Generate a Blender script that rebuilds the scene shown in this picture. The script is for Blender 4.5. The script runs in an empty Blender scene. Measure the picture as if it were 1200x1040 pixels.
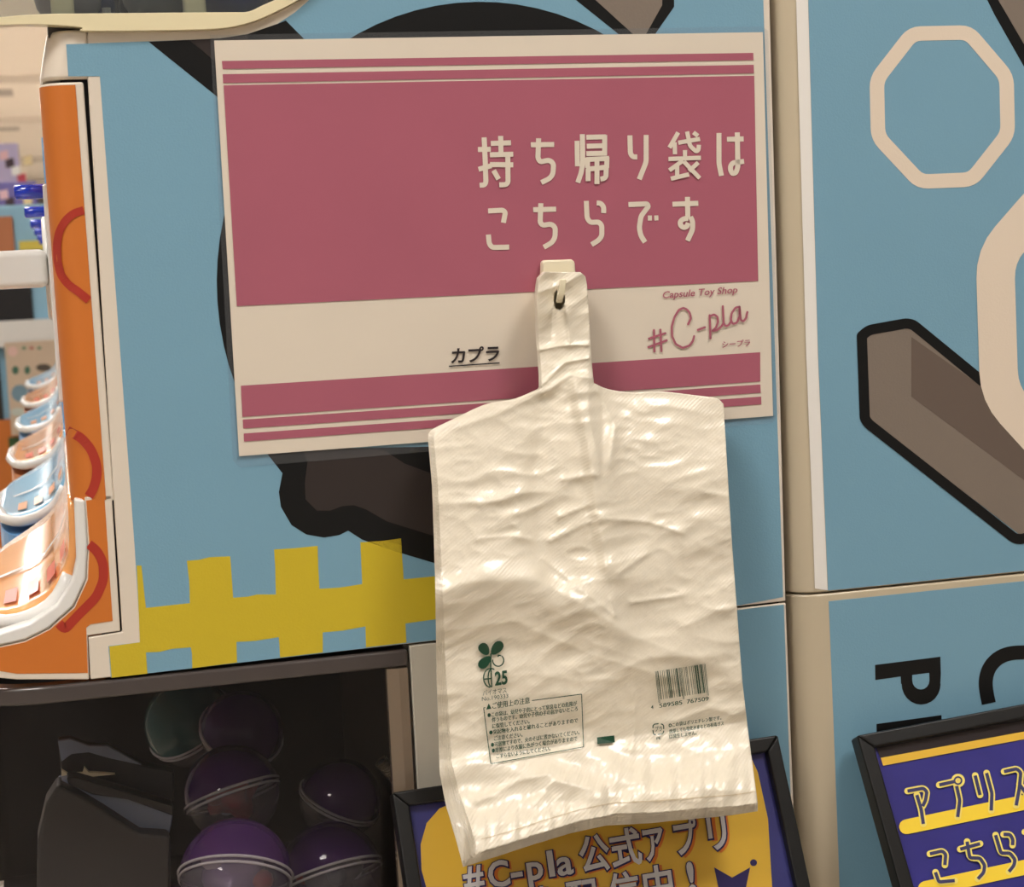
import bpy, bmesh, math, random
from mathutils import Vector, Matrix, noise
random.seed(7)
C = bpy.context.scene.collection
V = Vector
Z0 = 1.25                                   # height of the sign's centre above the floor

# ------------------------------------------------------------------ camera
F, YAW, PITCH, ROLL = 2087.83, .245654, .109342, .048837
CAM = V((-.234556, -.92286, Z0 - .005198))
cy, sy, cp, sp = math.cos(YAW), math.sin(YAW), math.cos(PITCH), math.sin(PITCH)
fw = V((sy * cp, cy * cp, -sp)); r0 = V((cy, -sy, 0)); d0 = fw.cross(r0)
rt = math.cos(ROLL) * r0 + math.sin(ROLL) * d0
dn = -math.sin(ROLL) * r0 + math.cos(ROLL) * d0
cam_d = bpy.data.cameras.new('camera')
cam_d.sensor_width = 36; cam_d.lens = F / 1200 * 36; cam_d.clip_start = .02
cam_d.dof.use_dof = True; cam_d.dof.focus_distance = .98; cam_d.dof.aperture_fstop = 20
cam = bpy.data.objects.new('camera', cam_d); C.objects.link(cam)
up = -dn; bk = -fw
cam.matrix_world = Matrix(((rt.x, up.x, bk.x, CAM.x), (rt.y, up.y, bk.y, CAM.y), (rt.z, up.z, bk.z, CAM.z), (0, 0, 0, 1)))
bpy.context.scene.camera = cam

# ------------------------------------------------------------------ world, exposure
world = bpy.data.worlds.new('world'); bpy.context.scene.world = world
world.use_nodes = True
world.node_tree.nodes['Background'].inputs[0].default_value = (1, .93, .84, 1)
world.node_tree.nodes['Background'].inputs[1].default_value = .27
vs = bpy.context.scene.view_settings
vs.view_transform = 'Standard'; vs.look = 'None'; vs.gamma = 1; vs.use_curve_mapping = False
vs.exposure = 0.0
LAMP = 27.0                                  # brightness of the ceiling panels

# ------------------------------------------------------------------ pixel -> place
def ray(px, py):
    return rt * ((px - 600) / F) + dn * ((py - 520) / F) + fw
def at(px, py, y=0.):
    d = ray(px, py); return CAM + d * ((y - CAM.y) / d.y)
def on_plane(px, py, p, n):
    d = ray(px, py); return CAM + d * ((p - CAM).dot(n) / d.dot(n))
def at_x(px, py, x):
    d = ray(px, py); return CAM + d * ((x - CAM.x) / d.x)
def panel(y):
    return lambda a, b: at(a, b, y)

# ------------------------------------------------------------------ materials
def lin(c):
    return tuple((v / 255 / 12.92) if v / 255 <= .04045 else ((v / 255 + .055) / 1.055) ** 2.4 for v in c)
MATS = {}
def mat(name, rgb, rough=.5, spec=.5, coat=0., var=.04, scale=40., bump=0., bscale=200., metal=0., coat_rough=.08, sss=0., trans=0.):
    if name in MATS: return MATS[name]
    m = bpy.data.materials.new(name); m.use_nodes = True
    nt = m.node_tree; b = nt.nodes['Principled BSDF']; L = nt.links
    c = lin(rgb)
    b.inputs['Roughness'].default_value = rough
    b.inputs['Specular IOR Level'].default_value = spec
    b.inputs['Coat Weight'].default_value = coat; b.inputs['Coat Roughness'].default_value = coat_rough
    b.inputs['Metallic'].default_value = metal
    tc = nt.nodes.new('ShaderNodeTexCoord')
    n = nt.nodes.new('ShaderNodeTexNoise'); n.inputs['Scale'].default_value = scale; n.inputs['Detail'].default_value = 4
    L.new(tc.outputs['Object'], n.inputs['Vector'])
    mx = nt.nodes.new('ShaderNodeMix'); mx.data_type = 'RGBA'
    mx.inputs[6].default_value = (*[v * (1 - var) for v in c], 1); mx.inputs[7].default_value = (*[min(1, v * (1 + var)) for v in c], 1)
    L.new(n.outputs['Fac'], mx.inputs[0]); L.new(mx.outputs[2], b.inputs['Base Color'])
    if bump:
        n2 = nt.nodes.new('ShaderNodeTexNoise'); n2.inputs['Scale'].default_value = bscale; n2.inputs['Detail'].default_value = 2
        L.new(tc.outputs['Object'], n2.inputs['Vector'])
        bp = nt.nodes.new('ShaderNodeBump'); bp.inputs['Strength'].default_value = bump; bp.inputs['Distance'].default_value = .001
        L.new(n2.outputs['Fac'], bp.inputs['Height']); L.new(bp.outputs['Normal'], b.inputs['Normal'])
        L.new(bp.outputs['Normal'], b.inputs['Coat Normal'])
    if sss:
        b.inputs['Subsurface Weight'].default_value = sss; b.inputs['Subsurface Radius'].default_value = (.004, .003, .002)
    MATS[name] = m; return m
def clear(name, rgb, opacity=.05, rough=.03, ior=1.45, wob=.12):
    """thin clear plastic: lets light through, tinted, with a glossy surface"""
    if name in MATS: return MATS[name]
    m = bpy.data.materials.new(name); m.use_nodes = True; nt = m.node_tree; L = nt.links
    for n in list(nt.nodes): nt.nodes.remove(n)
    out = nt.nodes.new('ShaderNodeOutputMaterial')
    tr = nt.nodes.new('ShaderNodeBsdfTransparent'); tr.inputs[0].default_value = (*lin(rgb), 1)
    df = nt.nodes.new('ShaderNodeBsdfDiffuse'); df.inputs[0].default_value = (*lin(rgb), 1)
    gl = nt.nodes.new('ShaderNodeBsdfGlossy'); gl.inputs['Roughness'].default_value = rough
    lw = nt.nodes.new('ShaderNodeLayerWeight'); lw.inputs[0].default_value = .5
    pw = nt.nodes.new('ShaderNodeMath'); pw.operation = 'POWER'; pw.inputs[1].default_value = 5; L.new(lw.outputs['Facing'], pw.inputs[0])
    f0 = ((ior - 1) / (ior + 1)) ** 2
    fr = nt.nodes.new('ShaderNodeMath'); fr.operation = 'MULTIPLY_ADD'; fr.inputs[1].default_value = 1 - f0; fr.inputs[2].default_value = f0; L.new(pw.outputs[0], fr.inputs[0])
    m1 = nt.nodes.new('ShaderNodeMixShader'); m1.inputs[0].default_value = opacity
    m2 = nt.nodes.new('ShaderNodeMixShader')
    tc = nt.nodes.new('ShaderNodeTexCoord'); nz = nt.nodes.new('ShaderNodeTexNoise'); nz.inputs['Scale'].default_value = 18
    bp = nt.nodes.new('ShaderNodeBump'); bp.inputs['Strength'].default_value = wob; bp.inputs['Distance'].default_value = .002
    L.new(tc.outputs['Object'], nz.inputs['Vector']); L.new(nz.outputs['Fac'], bp.inputs['Height']); L.new(bp.outputs['Normal'], gl.inputs['Normal'])
    L.new(tr.outputs[0], m1.inputs[1]); L.new(df.outputs[0], m1.inputs[2])
    L.new(fr.outputs[0], m2.inputs[0]); L.new(m1.outputs[0], m2.inputs[1]); L.new(gl.outputs[0], m2.inputs[2])
    L.new(m2.outputs[0], out.inputs[0])
    MATS[name] = m; return m
def emit(name, rgb, s):
    m = bpy.data.materials.new(name); m.use_nodes = True; nt = m.node_tree
    b = nt.nodes['Principled BSDF']; b.inputs['Base Color'].default_value = (*lin(rgb), 1)
    b.inputs['Emission Color'].default_value = (*lin(rgb), 1); b.inputs['Emission Strength'].default_value = s
    MATS[name] = m; return m

cream = mat('cream_plastic', (226, 214, 198), .35, .5, .25, .02)
cream2 = mat('warm_cream_plastic', (232, 220, 182), .35, .5, .2, .02)
tanp = mat('tan_plastic', (200, 186, 160), .3, .5, .4, .02)
blue = mat('blue_vinyl', (122, 165, 188), .42, .4, .1, .03, 12., .12, 900.)
yellow = mat('yellow_vinyl', (206, 182, 44), .42, .4, .1, .03, 12., .12, 900.)
black = mat('black_vinyl', (11, 11, 12), .45, .35, .05, .05)
greyv = mat('grey_vinyl', (130, 118, 107), .42, .4, .1, .03, 12., .1, 900.)
greyd = mat('dark_grey_vinyl', (106, 92, 83), .42, .4, .1, .03)
brownv = mat('dark_brown_vinyl', (50, 42, 40), .42, .4, .1, .03)
octv = mat('beige_vinyl', (230, 214, 195), .42, .4, .1, .02, 12., .1, 900.)
orange = mat('orange_vinyl', (208, 117, 43), .4, .5, .15, .05, 25.)
redv = mat('red_vinyl', (176, 52, 36), .4, .5, .15, .04)
dark = mat('dark_gap', (22, 20, 20), .6, .3)
blackp = mat('black_plastic', (12, 12, 12), .38, .5, .0, .1, 60., .1, 1500.)
whitep = mat('white_plastic', (232, 230, 226), .3, .5, .3, .02)

# ------------------------------------------------------------------ mesh helpers
def tag(o, label=None, cat=None, group=None, kind=None):
    if label: o['label'] = label
    if cat: o['category'] = cat
    if group: o['group'] = group
    if kind: o['kind'] = kind
    return o
def thing(name, label, cat, loc=(0, 0, 0), group=None):
    o = bpy.data.objects.new(name, None); C.objects.link(o); o.location = loc; o.empty_display_size = .05
    return tag(o, label, cat, group)
bpy.context.view_layer.update()
def obj(name, verts, faces, m, parent=None, smooth=False):
    me = bpy.data.meshes.new(name); me.from_pydata([tuple(v) for v in verts], [], faces)
    me.materials.append(m)
    if smooth:
        for p in me.polygons: p.use_smooth = True
    me.validate(); me.update()
    o = bpy.data.objects.new(name, me); C.objects.link(o)
    if parent:
        o.parent = parent
        q = parent; M = Matrix.Identity(4)
        chain = []
        while q: chain.append(q); q = q.parent
        for c in reversed(chain): M = M @ c.matrix_parent_inverse @ c.matrix_basis
        o.matrix_parent_inverse = M.inverted()
    return o
def frombm(name, bm, m, parent=None, smooth=False):
    bmesh.ops.recalc_face_normals(bm, faces=bm.faces)
    bm.verts.index_update()
    vs_ = [v.co.copy() for v in bm.verts]; fs = [[v.index for v in f.verts] for f in bm.faces]; bm.free()
    return obj(name, vs_, fs, m, parent, smooth)
def bevel(o, w, seg=2, angle=40):
    md = o.modifiers.new('bevel', 'BEVEL'); md.width = w; md.segments = seg; md.limit_method = 'ANGLE'; md.angle_limit = math.radians(angle)
    for p in o.data.polygons: p.use_smooth = True
    try:
        md.harden_normals = True
    except Exception: pass
    return o
def box(name, a, b, m, parent=None, bev=0.):
    x0, y0, z0 = [min(a[i], b[i]) for i in range(3)]; x1, y1, z1 = [max(a[i], b[i]) for i in range(3)]
    v = [(x0, y0, z0), (x1, y0, z0), (x1, y1, z0), (x0, y1, z0), (x0, y0, z1), (x1, y0, z1), (x1, y1, z1), (x0, y1, z1)]
    f = [(0, 3, 2, 1), (4, 5, 6, 7), (0, 1, 5, 4), (1, 2, 6, 5), (2, 3, 7, 6), (3, 0, 4, 7)]
    o = obj(name, v, f, m, parent)
    if bev: bevel(o, bev)
    return o
def prism(name, front, vec, m, parent=None, bev=0.):
    """polygon swept along vec"""
    bm = bmesh.new(); n = len(front); vec = V(vec)
    a = [bm.verts.new(p) for p in front]; b = [bm.verts.new(V(p) + vec) for p in front]
    bm.faces.new(a); bm.faces.new(list(reversed(b)))
    for i in range(n): bm.faces.new((a[i], b[i], b[(i + 1) % n], a[(i + 1) % n]))
    o = frombm(name, bm, m, parent)
    if bev: bevel(o, bev)
    return o
def flat(name, pts, surf, m, parent, th=.0002):
    """a printed or cut-out sheet laid on a surface"""
    return prism(name, [surf(*p) for p in pts], (0, th, 0), m, parent)
def pts_on(lst, y):
    return [V((p.x, y, p.z)) if isinstance(p, Vector) else at(p[0], p[1], y) for p in lst]
def flat_w(name, lst, y, m, parent, th=.0002):
    return prism(name, pts_on(lst, y), (0, th, 0), m, parent)
def sheet(name, pts, surf, m, parent):
    return obj(name, [surf(*p) for p in pts], [list(range(len(pts)))], m, parent)
def fillet(pts, closed, r, k=4):
    """round the corners of a polyline"""
    n = len(pts); out = []
    for i in range(n):
        if not closed and i in (0, n - 1): out.append(pts[i]); continue
        a, p, b = pts[i - 1], pts[i], pts[(i + 1) % n]
        la = math.hypot(a[0] - p[0], a[1] - p[1]); lb = math.hypot(b[0] - p[0], b[1] - p[1])
        if la < 1e-6 or lb < 1e-6: continue
        q = min(r, la * .48, lb * .48)
        s_ = (p[0] + (a[0] - p[0]) * q / la, p[1] + (a[1] - p[1]) * q / la); e_ = (p[0] + (b[0] - p[0]) * q / lb, p[1] + (b[1] - p[1]) * q / lb)
        for j in range(k + 1):
            t = j / k; out.append(tuple((1 - t) ** 2 * s_[c] + 2 * t * (1 - t) * p[c] + t * t * e_[c] for c in (0, 1)))
    return out
def ribbons(name, lines, width, surf, m, parent, caps=False, step=None, rad=None):
    """strokes of even width with rounded bends; lines: list of (points, closed)"""
    vs_, fs = [], []; h = width / 2
    for li, (pts, closed) in enumerate(lines):
        def S(x, y):
            p = surf(x, y); return p + (CAM - p).normalized() * (4e-5 * (li % 12))
        pts = fillet(list(pts), closed, width * .6 if rad is None else rad)
        if step:
            q = []
            for a, b in zip(pts, pts[1:]):
                k = max(1, int(math.hypot(b[0] - a[0], b[1] - a[1]) / step)); q += [(a[0] + (b[0] - a[0]) * j / k, a[1] + (b[1] - a[1]) * j / k) for j in range(k)]
            pts = q + [pts[-1]]
        n = len(pts); k0 = len(vs_)
        for i in range(n):
            a = pts[i - 1] if (closed or i) else pts[0]; b = pts[(i + 1) % n] if (closed or i < n - 1) else pts[-1]; p = pts[i]
            d1 = V((p[0] - a[0], p[1] - a[1])); d2 = V((b[0] - p[0], b[1] - p[1]))
            if d1.length < 1e-9: d1 = d2.copy()
            if d2.length < 1e-9: d2 = d1.copy()
            d1.normalize(); d2.normalize(); t = d1 + d2
            if t.length < 1e-6: t = d1.copy()
            t.normalize(); nn = V((-t.y, t.x)); c = max(.5, nn.dot(V((-d1.y, d1.x))))
            o = nn * (h / c); vs_ += [S(p[0] + o.x, p[1] + o.y), S(p[0] - o.x, p[1] - o.y)]
        for i in range(n if closed else n - 1):
            j = (i + 1) % n; fs.append((k0 + 2 * i, k0 + 2 * i + 1, k0 + 2 * j + 1, k0 + 2 * j))
        if caps and not closed:
            for e, f_ in ((0, 1), (n - 1, n - 2)):
                dx, dy = pts[e][0] - pts[f_][0], pts[e][1] - pts[f_][1]; a0 = math.atan2(dy, dx); k = len(vs_)
                vs_ += [S(pts[e][0] + h * math.cos(a0 - math.pi / 2 + math.pi * q / 8), pts[e][1] + h * math.sin(a0 - math.pi / 2 + math.pi * q / 8)) for q in range(9)]
                fs.append(tuple(range(k, k + 9)))
    return obj(name, vs_, fs, m, parent)
TXT = {}
def glyphs(s, bold=0.):
    k = (s, bold)
    if k not in TXT:
        cu = bpy.data.curves.new('lettering', 'FONT'); cu.body = s; cu.size = 1; cu.offset = bold; cu.resolution_u = 3; cu.fill_mode = 'FRONT'
        o = bpy.data.objects.new('lettering', cu); C.objects.link(o)
        dg = bpy.context.evaluated_depsgraph_get(); dg.update(); e = o.evaluated_get(dg); me = e.to_mesh()
        TXT[k] = ([(v.co.x, v.co.y) for v in me.vertices], [tuple(p.vertices) for p in me.polygons])
        e.to_mesh_clear(); bpy.data.objects.remove(o); bpy.data.curves.remove(cu)
    return TXT[k]
def text(name, items, surf, m, parent, bold=0., thick=0.):
    """items: (string, origin px, right vector px per em, up vector px per em, fit width px or None)"""
    vs_, fs = [], []
    for s, o, rv, uv, fit in [(s_, (o_[0] + k_ * thick, o_[1]), r_, u_, f_) for s_, o_, r_, u_, f_ in items for k_ in ((0, 1) if thick else (0,))]:
        v, f = glyphs(s, bold)
        if not v: continue
        x0 = min(p[0] for p in v); x1 = max(p[0] for p in v); sc = 1
        if fit: sc = fit / ((x1 - x0) * math.hypot(*rv))
        else: x0 = 0
        k = len(vs_)
        lift = 3e-5 * (k % 7); vs_ += [q_ + (CAM - q_).normalized() * lift for q_ in [surf(o[0] + (p[0] - x0) * sc * rv[0] + p[1] * uv[0], o[1] + (p[0] - x0) * sc * rv[1] + p[1] * uv[1]) for p in v]]
        fs += [tuple(i + k for i in q) for q in f]
    return obj(name, vs_, fs, m, parent)
def lathe(name, prof, m, parent, origin, axis='z', n=24, arc=1., smooth=True):
    vs_, fs = [], []
    for r, h in prof:
        for i in range(n):
            a = 2 * math.pi * i / n; p = (r * math.cos(a), r * math.sin(a), h)
            if axis == 'x': p = (h, p[0], p[1])
            if axis == 'y': p = (p[0], h, p[1])
            vs_.append(V(p) + V(origin))
    for j in range(len(prof) - 1):
        for i in range(n): fs.append((j * n + i, j * n + (i + 1) % n, (j + 1) * n + (i + 1) % n, (j + 1) * n + i))
    fs.append(tuple(range(n))[::-1]); k = (len(prof) - 1) * n; fs.append(tuple(range(k, k + n)))
    return obj(name, vs_, fs, m, parent, smooth)
def tube(name, path, rad, m, parent, n=8, closed=False):
    vs_, fs = [], []; N = len(path)
    for i, p in enumerate(path):
        p = V(p); a = V(path[(i - 1) % N] if (closed or i) else path[0]); b = V(path[(i + 1) % N] if (closed or i < N - 1) else path[-1])
        t = (b - a).normalized(); u = t.cross(V((0, 0, 1)))
        if u.length < 1e-3: u = t.cross(V((0, 1, 0)))
        u.normalize(); w = t.cross(u); r = rad[i] if isinstance(rad, (list, tuple)) else rad
        for k in range(n):
            q = 2 * math.pi * k / n; vs_.append(p + u * (r * math.cos(q)) + w * (r * math.sin(q)))
    for i in range(N if closed else N - 1):
        j = (i + 1) % N
        for k in range(n): fs.append((i * n + k, i * n + (k + 1) % n, j * n + (k + 1) % n, j * n + k))
    if not closed: fs += [tuple(range(n))[::-1], tuple(range((N - 1) * n, N * n))]
    return obj(name, vs_, fs, m, parent, True)
def rounded_front(xr, xf, y1, R, y0=0., n=8):
    """plan outline: side face at y0, rounded corners, front at xf"""
    p = [(xr, y0)]
    for i in range(n + 1):
        a = math.pi / 2 * i / n; p.append((xf + R - R * math.sin(a), y0 + R - R * math.cos(a)))
    for i in range(n + 1):
        a = math.pi / 2 * i / n; p.append((xf + R - R * math.cos(a), y1 - R + R * math.sin(a)))
    p.append((xr, y1)); return p
def extr(name, plan, z0, z1, m, parent, bev=0.):
    return prism(name, [(x, y, z0) for x, y in plan], (0, 0, z1 - z0), m, parent, bev)

# ================================================================== THE SETTING
FL = -.6
floor = box('floor', (-8, -6, -.1), (8, 44, 0), mat('floor_tile', (205, 192, 174), .35, .5, .1, .08, 3.))
tag(floor, 'pale polished shop floor', 'floor', kind='structure')
CZ = Z0 + 1.75
ceil_m = mat('ceiling_paint', (222, 214, 206), .8, .2, 0, .02, 2.)
ceiling = box('ceiling', (-8, -6, CZ), (8, 44, CZ + .1), ceil_m)
tag(ceiling, 'plain off-white shop ceiling', 'ceiling', kind='structure')
wall = box('wall_back', (-8, 44, 0), (8, 44.1, CZ + .1), mat('far_wall', (176, 166, 158), .8, .2)); tag(wall, 'pale far wall of the hall', 'wall', kind='structure')
lampm = emit('lamp_diffuser', (255, 250, 244), LAMP)
framem = mat('lamp_frame', (225, 222, 215), .5)
def unseen_ceiling_light(x, y, w, l, where, e=None):
    t = thing('unseen_ceiling_light', 'flat white ceiling light panel ' + where, 'ceiling light', (x, y, CZ), 'ceiling light panels')
    fr = .02
    box('lamp_frame', (x - w / 2 - fr, y - l / 2 - fr, CZ - .012), (x + w / 2 + fr, y + l / 2 + fr, CZ), framem, t)
    box('diffuser', (x - w / 2, y - l / 2, CZ - .018), (x + w / 2, y + l / 2, CZ - .011), e or lampm, t)
for i, (x, y, w, l) in enumerate([(-.95, -1.0, .6, .6), (.75, -1.15, .6, .6), (-1.1, 1.3, .6, .6), (-1.2, 4.6, .6, .6), (-2.4, -2.6, .6, .6)] + [(xx, yy, 1.2, 1.2) for yy in (9.5, 14, 18.5, 25, 32) for xx in (-2.5, 1.5)]):  # paired hall panels are added out of view to brighten the far ceiling
    unseen_ceiling_light(x, y, w, l, 'out of view over the aisle')
for i, (px, py, hb) in enumerate([(25, 109, 1.68), (25, 153, 1.68), (25, 196, 1.68), (25, 222, 1.68)]):
    dist = F * hb / (317 - py); y = CAM.y + dist
    b = box('trim_%d' % (i + 1), (-6, y, Z0 + hb), (6, y + .5, CZ), ceil_m); tag(b, 'shallow dropped ceiling bulkhead', 'bulkhead', kind='structure')
    if i < 3:
        g = at(4 + i * 10, py + 18, y + 1.4)
        o = box('ceiling_vent', (g.x - .35, y + 1.2, CZ - .006), (g.x + .1, y + 1.9, CZ + .0), mat('vent_grey', (150, 142, 138), .6))
        tag(o, 'dark slot vent in the hall ceiling beyond the machines', 'vent', 'slot vents in the ceiling')
def smooth_curve(pts, k=4):
    out = []
    for i in range(len(pts) - 1):
        p0 = pts[max(0, i - 1)]; p1 = pts[i]; p2 = pts[i + 1]; p3 = pts[min(len(pts) - 1, i + 2)]
        for j in range(k):
            t = j / k
            out.append(tuple(.5 * ((2 * p1[c]) + (-p0[c] + p2[c]) * t + (2 * p0[c] - 5 * p1[c] + 4 * p2[c] - p3[c]) * t * t + (-p0[c] + 3 * p1[c] - 3 * p2[c] + p3[c]) * t ** 3) for c in (0, 1)))
    out.append(pts[-1]); return out
# ================================================================== MACHINE WITH THE SIGN
ZU = Z0 + .40
XF = CAM.x; XB = .1528; W = .38
ZB = Z0 - .2130; ZT = Z0 + .1125; ZD = Z0 + .0885
R0 = .013
def J_profile():
    # side outline of the tray mouth, machine to tip (x offset from XF, z rel Z0)
    p = [(99.6, 586), (103, 638), (101, 679), (86.6, 711), (57.7, 737), (29, 751), (0, 757), (-33, 760)]
    return [(at(*q).x, at(*q).z - Z0) for q in p]
JP = J_profile()
XTIP = JP[-1][0]
def zlip(x):
    if x >= JP[2][0]: return JP[2][1]
    for a, b in zip(JP[2:], JP[3:]):
        if b[0] <= x <= a[0]:
            t = (a[0] - x) / (a[0] - b[0]); t2 = t
            return a[1] + (b[1] - a[1]) * t2
    return JP[-1][1]
def inset(x):
    t = max(0, min(1, (XF - x) / (XF - XTIP)))
    return W / 2 * (1 - max(0, 1 - (t * .985) ** 4) ** .25)
def inset_far(x):
    t = max(0, min(1, (XF - x) / (XF - XTIP)))
    return inset(x) + .10 * t ** 1.6
xs = [XF + .0165, XF + .006] + [XF - (XF - XTIP) * k / 14 for k in range(0, 15)]
def tray_parts(root, y0, colour, near=False):
    """curved tray mouth at the foot of a machine front"""
    # housing
    vs_, fs = [], []
    for x in xs:
        i = inset(x) + .0005; e = min(inset_far(x) + .0005, W - i - .004); zt = zlip(x) + Z0
        vs_ += [(x, y0 + i, ZB), (x, y0 + i, zt - .002), (x, y0 + W - e, zt - .002), (x, y0 + W - e, ZB)]
    n = len(xs)
    for k in range(n - 1):
        for j in range(4): fs.append((k * 4 + j, k * 4 + (j + 1) % 4, k * 4 + 4 + (j + 1) % 4, k * 4 + 4 + j))
    fs += [(3, 2, 1, 0), tuple(n * 4 - 4 + j for j in range(4))]
    h = obj('tray_housing', vs_, fs, colour['body'], root)
    return h
def flap(root, y0, colour):
    # sloping flap: high at the machine, sweeping down to the lip
    rows = []
    N = 16
    JI = smooth_curve([(86.6, 590), (88.5, 625), (88.5, 656), (83, 679), (65, 709), (34, 728), (0, 738), (-33, 741)], 4)
    L = [0.]
    for a, b in zip(JI, JI[1:]): L.append(L[-1] + math.hypot(b[0] - a[0], b[1] - a[1]))
    for k in range(N + 1):
        sl = L[-1] * k / N
        for q in range(len(JI) - 1):
            if sl <= L[q + 1] + 1e-6: break
        f = (sl - L[q]) / max(1e-6, L[q + 1] - L[q]); p = at(JI[q][0] + (JI[q + 1][0] - JI[q][0]) * f, JI[q][1] + (JI[q + 1][1] - JI[q][1]) * f, .006)
        i_ = .012 + inset(p.x); rows.append((p.x - .001, p.z + .001, i_, min(.012 + inset_far(p.x), W - i_ - .004)))
    vs_, fs = [], []
    M = 10
    for x, z, i, e in rows:
        for j in range(M + 1):
            y = y0 + i + (W - i - e) * j / M
            vs_.append((x, y, z))
    for k in range(N):
        for j in range(M): fs.append((k * (M + 1) + j, k * (M + 1) + j + 1, (k + 1) * (M + 1) + j + 1, (k + 1) * (M + 1) + j))
    o = obj('tray_flap', vs_, fs, colour['flap'], root, True)
    md = o.modifiers.new('thick', 'SOLIDIFY'); md.thickness = .004; md.offset = 0
    def on(t, s):
        k = min(N - 1, int(t * N)); f = t * N - k; a, b = rows[k], rows[k + 1]
        x = a[0] + (b[0] - a[0]) * f; z = a[1] + (b[1] - a[1]) * f; i = a[2] + (b[2] - a[2]) * f; e = a[3] + (b[3] - a[3]) * f
        return V((x - .0026, y0 + i + (W - i - e) * s, z + .0026))
    # white rim all round the flap
    path = [V((r[0], y0 + r[2], r[1] - .001)) for r in rows[6:]] + [V((r[0], y0 + W - r[3], r[1] - .0015)) for r in reversed(rows[13:])]
    rim = tube('flap_rim', path, [.004] * (len(rows) - 6 + 1) + [.002] * 3, whitep, root, 8)
    # printed line, slits and label stickers
    def strip(nm, t0, t1, s0, s1, m, k=6):
        v, f = [], []
        for j in range(k + 1):
            t = t0 + (t1 - t0) * j / k; v += [on(t, s0), on(t, s1)]
        for j in range(k): f.append((2 * j, 2 * j + 1, 2 * j + 3, 2 * j + 2))
        return obj(nm, v, f, m, o)
    strip('white_line', .0, .86, .44, .47, whitep)
    for j in range(4): strip('printed_slot', .35 + j * .13, .42 + j * .13, .12, .26, colour['mark'], 2)
    strip('label_sticker', .03, .27, .10, .22, whitep, 3); strip('label_sticker', .03, .22, .55, .74, whitep, 3)
    return o
tray_or = dict(body=orange, flap=mat('orange_flap', (250, 176, 106), .22, .5, .5, .04), mark=mat('coral_print', (236, 120, 96), .3))
tray_bl = dict(body=mat('blue_body', (110, 168, 224), .35), flap=mat('blue_flap', (150, 208, 244), .22, .5, .5, .04), mark=mat('salmon_print', (246, 170, 120), .3))
blueglass = mat('blue_button', (20, 52, 190), .12, .6, .6, .25, 60.)
def front_fittings(root, y0):
    yc = y0 + .15
    pl = box('mechanism_plate', (XF - .0025, y0 + .05, Z0 - .075), (XF + .001, y0 + .27, Z0 + .040), whitep, root, .0015)
    d = lathe('dial', [(.028, XF - .0050), (.030, XF - .004), (.030, XF - .001)], whitep, root, (0, yc, Z0 - .004), 'x', 28)
    g = box('dial_grip', (XF - .036, yc - .045, Z0 - .0145), (XF - .003, yc + .045, Z0 + .0068), whitep, d, .004)
    b = lathe('coin_button', [(.0035, XF - .0195), (.0046, XF - .0185), (.0046, XF + .001)], blueglass, root, (0, y0 + .20, Z0 + .0425), 'x', 20)

m1 = thing('capsule_machine', 'light blue capsule toy machine whose side carries the laminated pink sign', 'capsule machine', (0, W / 2, ZB))
box('core', (XF + .01, .004, ZB), (XB - .004, W, ZT - .001), dark, m1)
pa = rounded_front(at(104, 60).x, XF, W, R0); pb_ = rounded_front(at(104, 60).x, XF + .0055, W, R0)
nn_ = len(pa); cap = obj('front_cap', [(x, y, ZD) for x, y in pa] + [(x, y, ZT) for x, y in pb_], [tuple(range(nn_))[::-1], tuple(range(nn_, 2 * nn_))] + [(i, (i + 1) % nn_, nn_ + (i + 1) % nn_, nn_ + i) for i in range(nn_)], cream, m1)
bevel(cap, .002)
# front door: rounded orange front with cream surround
zdoor = ZD - .0015
xdr = at(98, 100).x; 
door_plan = rounded_front(xdr, XF, W, R0)
door = extr('front_door', door_plan, Z0 - .1235, zdoor, cream, m1, .0012)
# orange film wrapped round the door corner
def wrap(name, plan_n, z0, z1, xr, m, parent, off=.0003):
    pl = rounded_front(xr, XF - off, W - .01, R0 + off, -off, plan_n)[:-1]
    v = [(x, y, z0) for x, y in pl] + [(x, y, z1) for x, y in pl]; n = len(pl)
    return obj(name, v, [(i, i + 1, n + i + 1, n + i) for i in range(n - 1)], m, parent, True)
film = wrap('orange_film', 8, Z0 - .1225, at(70, 100).z, at(89, 110).x, orange, door)
# the lower side cheek beside the tray mouth
cheek_out = [(99, 583), (131, 580), (141, 740), (102.5, 745.5), (102.6, 747), (104.5, 797), (60, 797), (20, 797), (-12, 794), (-34, 788), (-36, 762), (0, 757.4), (29, 751), (57.7, 736.7), (86.6, 711), (101, 679), (103, 638)]
pc = [at(a, b, 0) for a, b in cheek_out]
cheek = prism('side_cheek', pc, (0, .010, 0), cream, m1, .0008)
flat('orange_film', [(101, 587), (122.5, 584), (132, 728), (106, 732), (101, 736), (103, 789), (20, 790), (-30, 782), (-33, 764), (0, 759.5), (29.5, 753), (58.5, 738.5), (87.5, 713), (103, 680), (105, 638)], panel(-.0002), orange, cheek)
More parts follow.
